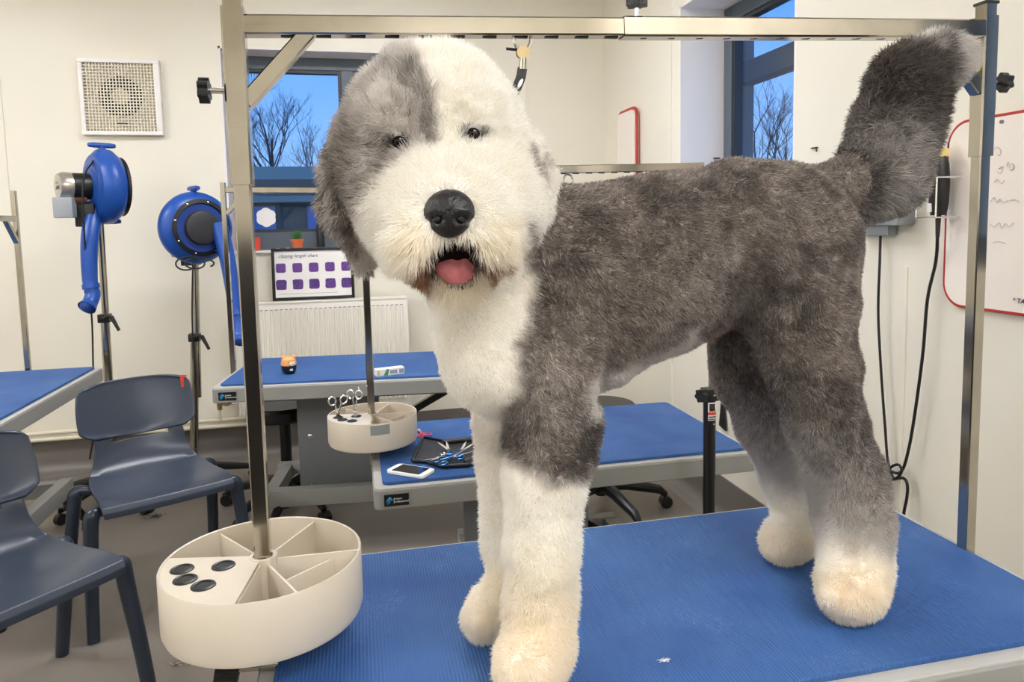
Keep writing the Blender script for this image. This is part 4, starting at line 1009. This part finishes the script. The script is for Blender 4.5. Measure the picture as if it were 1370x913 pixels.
def coat(P):
    x, y = proj(P); j1 = (fbm(P, 40, 3)-.5)*34; j2 = (fbm(P, 40, 4)-.5)*34; jx, jy = x+j1, y+j2
    n1 = fbm(P, 22, 11); n2 = fbm(P, 75, 12)
    head, earp = is_head(P)
    mix = lambda A, B, t: A*(1-t[:, None])+B*t[:, None]
    c = mix(np.tile(GREY, (len(P), 1)), DARK, sm(n1, .42, .68)*.8)
    c = mix(c, MID, sm(n2, .55, .8)*.5)
    # pale flank band between ribs and thigh
    c = mix(c, MID*.95, soft(jx, jy, [(935, 330), (985, 320), (975, 400), (935, 445), (880, 430)], 30)*.55)
    c = mix(c, DARK*.95, soft(jx, jy, [(985, 380), (1020, 330), (1040, 400), (1000, 440)], 25)*.5)  # shade of the crease before the thigh, painted into the coat
    c = mix(c, MID, soft(jx, jy, [(700, 480), (760, 430), (770, 560), (720, 610)], 25)*.6)
    c = mix(c, DARK*.55, soft(jx, jy, [(770, 555), (800, 560), (800, 615), (765, 625), (760, 590)], 14)*.75)
    # belly
    bel = soft(jx, jy, [(783, 520), (800, 497), (860, 480), (905, 462), (935, 440), (930, 470), (860, 520), (790, 560)], 12)
    c = mix(c, LGREY*1.12, bel)
    # inner far thigh and hind legs fade to white
    t = sm(y+.8*(1130-x)*(x > 1050)+60*(x <= 1050)+(n1-.5)*60, 560, 690); hind = (x > 930) & (y > 420)
    c = mix(c, LGREY*1.05, np.where(hind, t, 0)*.85)
    t = sm(y+(n1-.5)*50+np.where(P[:, 1] > 1.04, 60, 0)-sm(x, 1110, 1150)*(P[:, 1] < 1.04)*35, 672, 735)
    c = mix(c, WHITE, np.where(hind, t, 0)); c = mix(c, CREAM, np.where(hind & (y > 700), sm(y+np.where(P[:, 1] > 1.04, 55, 0), 735, 790), 0)*.7)
    # tail
    tl = (x > 1100) & (y < 320) & (P[:, 0] > .74)
    tc_ = mix(np.tile(DARK*1.0, (len(P), 1)), LGREY*.85, soft(jx, jy, [(1170, 150), (1240, 170), (1245, 240), (1180, 310), (1140, 305), (1185, 230), (1140, 190)], 26)*.75)
    tc_ = mix(tc_, LGREY, soft(jx, jy, [(1265, 40), (1330, 50), (1330, 100), (1270, 110), (1285, 75)], 14)); tc_ = mix(tc_, WHITE*.9, soft(jx, jy, [(1215, 20), (1260, 25), (1255, 62), (1215, 58)], 10))
    tc_ = mix(tc_, DARK*.8, soft(jx, jy, [(1100, 215), (1160, 215), (1175, 260), (1125, 280)], 20)*.7)
    c = np.where(tl[:, None], tc_, c)
    c = mix(c, srgb(196, 150, 138), soft(x, y, [(922, 462), (985, 424), (990, 434), (936, 470)], 3)*.35)
    # white chest, throat and front legs
    ch = soft(jx*.6+x*.4, jy*.6+y*.4, [(705, 320), (713, 370), (708, 420), (692, 460), (696, 520), (676, 560), (668, 600), (700, 628), (745, 645), (800, 640), (820, 960), (560, 960), (500, 300), (600, 200), (690, 250)], 14)
    ch = np.where((x < 830) & (y > 200), ch, 0)
    c = mix(c, WHITE, ch)
    c = mix(c, MID*1.15, np.where(P[:, 1] > .96, soft(jx, jy, [(600, 500), (640, 520), (660, 600), (640, 640), (610, 560)], 20)*.35, 0))
    c = mix(c, CREAM, np.where((x < 830) & (y > 640), sm(y, 700, 860)*.6, 0))
    # head
    hc = np.tile(WHITE, (len(P), 1))
    gp = soft(x+j1*.5, y+j2*.5, [(470, 40), (548, 66), (572, 100), (580, 140), (590, 195), (560, 205), (520, 232), (492, 258), (486, 300), (494, 340), (470, 420), (380, 330), (400, 120)], 7)
    n3 = fbm(P*np.array([1, 1, .55]), 90, 71); gcol = mix(np.tile(LGREY*1.12, (len(P), 1)), MID*.85, sm(n3, .42, .66)*.7)
    gcol = mix(gcol, GREY*.9, soft(jx, jy, [(400, 100), (465, 110), (478, 190), (472, 330), (380, 330)], 14)*.85)
    gcol = mix(gcol, MID*.8, soft(jx, jy, [(540, 80), (572, 110), (584, 160), (586, 200), (570, 190), (560, 140), (520, 100)], 8)*.8)
    gcol = mix(gcol, MID*.8, soft(jx, jy, [(500, 185), (550, 175), (545, 215), (490, 240)], 9)*.6)
    hc = mix(hc, gcol, gp*.95)
    rear = soft(jx, jy, [(703, 195), (714, 200), (716, 235), (706, 230)], 6)+soft(jx, jy, [(730, 205), (738, 225), (732, 252), (726, 245)], 5)+soft(jx, jy, [(697, 300), (712, 295), (712, 328), (700, 334)], 6)
    hc = mix(hc, GREY, np.clip(rear, 0, 1)*.85)
    hc = mix(hc, CREAM, soft(jx, jy, [(540, 290), (600, 330), (680, 290), (690, 360), (610, 410), (530, 360)], 18)*.55)
    st = soft(x+j1*.3, y+j2*.3, [(554, 352), (574, 348), (580, 378), (574, 402), (553, 388)], 7)+soft(x+j1*.3, y+j2*.3, [(645, 348), (672, 342), (668, 352), (657, 358), (666, 392), (650, 386)], 5)
    hc = mix(hc, STAIN, np.clip(st, 0, 1)*.9)
    ec = mix(np.tile(LGREY*.95, (len(P), 1)), GREY, sm(fbm(P*np.array([2.2, 1, .6]), 40, 61), .42, .6)*.85)
    ec = mix(ec, DARK*1.1, soft(jx, jy, [(436, 200), (458, 195), (466, 280), (478, 325), (462, 322), (442, 270)], 9)*.7)
    ec = mix(ec, LGREY, soft(jx, jy, [(466, 225), (478, 235), (490, 300), (500, 345), (488, 372), (476, 320)], 7)*.7)
    hc = np.where((earp & (x < 580))[:, None], ec, hc)
    for ex, ey in ((533, 190), (633, 179)):
        r_ = np.hypot((x-ex)/1.8, y-ey); hc = mix(hc, DARK*.3, (1-sm(r_, 6, 13))*.9)
    dm_ = np.linalg.norm((P-mouth_c)/np.array([1.14, 2.1, 1.0]), axis=1)
    hc = mix(hc, srgb(40, 26, 24), (1-sm(dm_, .0235, .0265)))
    c = np.where(head[:, None], hc, c)
    return c
col = coat(V)
ca = me2.color_attributes.new('coat', 'FLOAT_COLOR', 'POINT'); ca.data.foreach_set('color', np.concatenate([col*.92, np.ones((nv, 1))], 1).astype(np.float32).ravel())
for p in me2.polygons: p.use_smooth = True
mb_ = bpy.data.materials.new('coat_underlayer'); mb_.use_nodes = True; nt = mb_.node_tree; b = nt.nodes['Principled BSDF']
an = nt.nodes.new('ShaderNodeAttribute'); an.attribute_name = 'coat'; nt.links.new(an.outputs['Color'], b.inputs['Base Color']); b.inputs['Roughness'].default_value = .9; b.inputs['Specular IOR Level'].default_value = .1
me2.materials.clear(); me2.materials.append(mb_); me2.name = 'dog'
dog = bpy.data.objects.new('dog', me2); C.objects.link(dog)
tag(dog, 'fluffy grey and white sheepdog standing on the foreground table, facing the camera', 'dog')
# ---- facial features, seated on the surface
nvt = len(me2.polygons); me2.calc_loop_triangles(); tri = np.empty(len(me2.loop_triangles)*3, np.int64); me2.loop_triangles.foreach_get('vertices', tri); tri = tri.reshape(-1, 3)
bvh = BVHTree.FromPolygons([Vector(v) for v in V], tri.tolist())
def hit(x, y):
    d = Vector(ray(x, y)).normalized(); loc, nn, i_, dd = bvh.ray_cast(Vector(EYE), d); return loc, nn, d
M_eye = mat('dark_brown_eye', '#0d0806', .12, spec=.4); M_nose = mat('black_nose_leather', '#161517', .38, spec=.5, bump=(260, .25))
M_tongue = mat('pink_tongue', '#dc8088', .38, noise=(60, .12), bump=(200, .1)); M_gum = mat('dark_mouth', '#2a1413', .5)
eyes = []
for ex, ey in ((534, 190), (633, 179)):
    loc, nn, d = hit(ex, ey); c_ = loc+d*.0045; eyes.append(np.array(loc))
    MB().ball(c_, .0078, 24).build('eye', M_eye, dog)
# nose: broad leather pad with two nostrils
loc, nn, d = hit(601, 286); rgt = Vector(MM[0]); upn = Vector(-MM[1]); nf = -d
nose_c = loc+d*.002
nb = bmesh.new(); bmesh.ops.create_icosphere(nb, subdivisions=5, radius=1)
for v in nb.verts:
    x, y, z = v.co     # x right, y toward the viewer, z up
    w_ = 1.0+.04*z-.16*max(0, -z)**1.6
    sx, sy, sz_ = x*.0245*w_, y*.017*(1+.15*z), z*.0235
    for s_ in (-1, 1):
        e_ = ((x-s_*.50)/.30)**2+((z+.22)/.22)**2
        if y > 0 and e_ < 2.2: sy -= .006*math.exp(-e_*1.4)
        e2 = ((x-s_*.85)/.2)**2+((z+.35)/.16)**2
        if e2 < 2: sx -= s_*.003*math.exp(-e2)
    if y > 0: sy -= .0018*math.exp(-(x/.07)**2)*(1 if z < .2 else 0)
    v.co = nose_c+rgt*sx+nf*sy+upn*sz_
nm = bpy.data.meshes.new('nose'); nb.to_mesh(nm); nb.free(); nm.materials.append(M_nose)
for p in nm.polygons: p.use_smooth = True
nose = bpy.data.objects.new('nose', nm); C.objects.link(nose); nose.parent = dog
for s_ in (-1, 1):
    MB().ball(nose_c+rgt*s_*.0115+nf*.0115-upn*.0055, (.0042, .003, .003), 14, Matrix.Rotation(s_*.5, 3, 'Y')).build('nostril', mat('nostril_black', '#030303', .7), nose)
# tongue and lower lip
tb = bmesh.new(); bmesh.ops.create_icosphere(tb, subdivisions=4, radius=1)
lp_ = [hit(611+39*math.cos(t_), 352+34*math.sin(t_))[0] for t_ in [PI*.06+PI*.88*k_/16 for k_ in range(17)]]
lipY = sorted(p.y for p in lp_)[8]
tc0 = atY(611, 351, lipY-.007)
for v in tb.verts:
    x, y, z = v.co; gro = .0022*math.exp(-(x/.12)**2) if z > -.3 or y < 0 else 0
    v.co = tc0+Vector((x*.0262*(1-.14*max(0, -z)), y*.012*(1-.25*z)+gro*1.1+.004*z, z*.0225))
tm = bpy.data.meshes.new('tongue'); tb.to_mesh(tm); tb.free(); tm.materials.append(M_tongue)
for p in tm.polygons: p.use_smooth = True
tg = bpy.data.objects.new('tongue', tm); C.objects.link(tg); tg.parent = dog
MB().tube(spline(lp_, 3), .0021, 10).build('lower_lip', M_gum, dog)
# ---- fur strands
def grow(NS, name, seed):
    rng = np.random.default_rng(seed)
    A, B_, C_ = V[tri[:, 0]], V[tri[:, 1]], V[tri[:, 2]]; cr = np.cross(B_-A, C_-A); ar = np.linalg.norm(cr, axis=1)/2; tn = cr/(ar[:, None]*2+1e-12)
    cen = (A+B_+C_)/3; vd = EYE-cen; vd /= np.linalg.norm(vd, axis=1)[:, None]; fac = (tn*vd).sum(1)
    w = ar*np.where(fac > -.25, 1, .35)*np.where(cen[:, 1] < .92, 1.25, 1)
    idx = rng.choice(len(tri), NS, p=w/w.sum()); u, v_ = rng.random(NS), rng.random(NS); fl = u+v_ > 1; u[fl], v_[fl] = 1-u[fl], 1-v_[fl]
    P = A[idx]+(B_-A)[idx]*u[:, None]+(C_-A)[idx]*v_[:, None]
    n = np.empty(nv*3, np.float32); me2.vertices.foreach_get('normal', n); n = n.reshape(-1, 3).astype(np.float64)
    n = n[tri[idx, 0]]*(1-u-v_)[:, None]+n[tri[idx, 1]]*u[:, None]+n[tri[idx, 2]]*v_[:, None]; n /= np.linalg.norm(n, axis=1)[:, None]+1e-9
    x, y = proj(P); head, ear = is_head(P)
    # keep clear of eyes, nose leather, mouth and paw soles
    keep = np.ones(NS, bool)
    for e_ in eyes: keep &= np.linalg.norm(P-e_, axis=1) > .0075
    for e_ in lp_[1:-1]: keep &= np.linalg.norm(P-np.array(e_), axis=1) > .0032
    q = P-np.array(nose_c); keep &= ~(((q @ MM[0])/.0205)**2+((q @ MM[1])/.0200)**2 < 1) | (np.linalg.norm(q, axis=1) > .05)
    keep &= np.linalg.norm((P-mouth_c)/np.array([1.14, 2.1, 1.0]), axis=1) > .0240
    keep &= ~((P[:, 2] < ZA+.004) & (n[:, 2] < -.5))
    P, n, x, y, head, ear = P[keep], n[keep], x[keep], y[keep], head[keep], ear[keep]; m = len(P)
    L = np.full(m, .009); L = np.where(head, .016, L); tail = (x > 1095) & (y < 325) & (P[:, 0] > .74); L = np.where(tail, .018, L)
    L = np.where((y > 560) & ~head, .011, L); L = np.where(ear, .012, L)
    dn = np.linalg.norm(P-np.array(nose_c), axis=1); near_eye = np.minimum(np.linalg.norm(P-eyes[0], axis=1), np.linalg.norm(P-eyes[1], axis=1))
    L = np.where(near_eye < .03, L*(.35+.65*near_eye/.03), L); L = np.where(dn < .045, L*(.2+.8*dn/.045), L)
    dmm = np.linalg.norm(P-mouth_c, axis=1); L = np.where(dmm < .04, L*(.3+.7*dmm/.04), L)
    L = np.where(head & (y > 305) & (np.abs(x-602) < 75) & (y < 350), L*1.5, L)
    L *= rng.uniform(.6, 1.15, m)*(.75+.5*fbm(P, 30, 21))
    comb = np.tile(np.array([.55, 0, -.55]), (m, 1))                   # body coat lies back and down
    comb[(y > 560) & ~head] = np.array([0, 0, -.5]); comb[tail] = np.array([.5, -.1, -.15])
    hd = P-np.array(nose_c); hd /= np.linalg.norm(hd, axis=1)[:, None]+1e-9
    comb[head] = hd[head]*.75+np.array([0, 0, -.12]); comb[ear] = np.array([0, 0, -.75])
    mous = head & (y > 300) & (np.abs(x-602) < 90); comb[mous] = hd[mous]*.6+np.array([0, -.1, -.6])
    clump = np.stack([fbm(P, 34, s_)-.5 for s_ in (31, 32, 33)], 1)*1.9; clump += np.stack([vnoise(P, 120, s_)-.5 for s_ in (41, 42, 43)], 1)*.9
    jit = rng.normal(0, .22, (m, 3)); up_ = np.where(head, .8, .85)[:, None]
    d0 = n*up_+.35*comb+.5*clump+jit*.6; d1 = n*(up_*.45)+comb*.9+.9*clump+jit
    for dd in (d0, d1):
        s_ = (dd*n).sum(1); bad = s_ < .12; dd[bad] += n[bad]*(.12-s_[bad])[:, None]; dd /= np.linalg.norm(dd, axis=1)[:, None]
    K = 4; pts = np.empty((m, K, 3)); pts[:, 0] = P-n*.001
    for k_ in range(1, K):
        t_ = k_/(K-1); dd = d0*(1-t_*.8)+d1*t_*.8; dd /= np.linalg.norm(dd, axis=1)[:, None]; pts[:, k_] = pts[:, k_-1]+dd*(L/(K-1))[:, None]
    pts[:, :, 2] = np.maximum(pts[:, :, 2], ZA+.0008)
    c = coat(P); white_ = c.mean(1) > .6; br = np.where(white_, rng.normal(1, .03, m)*(.97+.06*vnoise(P, 150, 51)), rng.normal(1, .14, m)*(.76+.48*vnoise(P, 130, 51))); c = np.clip(c*br[:, None], 0, .95)
    # the grey coat is salt and pepper: single pale and dark hairs
    lum = c.mean(1); grey = lum < .45; r_ = rng.random(m)
    c[grey & (r_ < .14)] *= 1.7; c[grey & (r_ > .84)] *= .55; c = np.clip(c, 0, .95)
    hc = bpy.data.hair_curves.new(name); hc.add_curves([K]*m)
    hc.attributes['position'].data.foreach_set('vector', pts.astype(np.float32).ravel())
    ra = hc.attributes.get('radius') or hc.attributes.new('radius', 'FLOAT', 'POINT')
    base = np.where(head, .00042, .00048)*rng.uniform(.8, 1.2, m); ra.data.foreach_set('value', (base[:, None]*np.array([1, .9, .6, .12])).astype(np.float32).ravel())
    a1_ = hc.attributes.new('coat', 'FLOAT_COLOR', 'CURVE'); a1_.data.foreach_set('color', np.concatenate([c, np.ones((m, 1))], 1).astype(np.float32).ravel())
    nn_ = n+.25*d1; nn_ /= np.linalg.norm(nn_, axis=1)[:, None]
    a2_ = hc.attributes.new('skin_normal', 'FLOAT_VECTOR', 'CURVE'); a2_.data.foreach_set('vector', nn_.astype(np.float32).ravel())
    fm = bpy.data.materials.new('fur'); fm.use_nodes = True; nt = fm.node_tree; b = nt.nodes['Principled BSDF']
    q1 = nt.nodes.new('ShaderNodeAttribute'); q1.attribute_name = 'coat'; q2 = nt.nodes.new('ShaderNodeAttribute'); q2.attribute_name = 'skin_normal'
    nt.links.new(q1.outputs['Color'], b.inputs['Base Color']); pass
    b.inputs['Roughness'].default_value = .55; b.inputs['Specular IOR Level'].default_value = .25
    tr = nt.nodes.new('ShaderNodeBsdfTranslucent'); nt.links.new(q1.outputs['Color'], tr.inputs['Color']); pass
    mxs = nt.nodes.new('ShaderNodeMixShader'); mxs.inputs[0].default_value = .5
    nt.links.new(b.outputs[0], mxs.inputs[1]); nt.links.new(tr.outputs[0], mxs.inputs[2]); nt.links.new(mxs.outputs[0], nt.nodes['Material Output'].inputs['Surface'])
    hc.materials.append(fm); o_ = bpy.data.objects.new(name, hc); C.objects.link(o_); o_.parent = dog; return o_
fur = grow(NFUR, 'fur', 77); fur['kind'] = 'stuff'
sc = bpy.context.scene
sc.view_settings.view_transform = 'Standard'; sc.view_settings.look = 'None'; sc.view_settings.gamma = 1; sc.view_settings.use_curve_mapping = False
sc.view_settings.exposure = 0.0
sc.cycles.use_denoising = True; sc.cycles.max_bounces = 20; sc.cycles.diffuse_bounces = 16; sc.cycles.transmission_bounces = 16; sc.cycles.glossy_bounces = 6; sc.cycles.transparent_max_bounces = 12
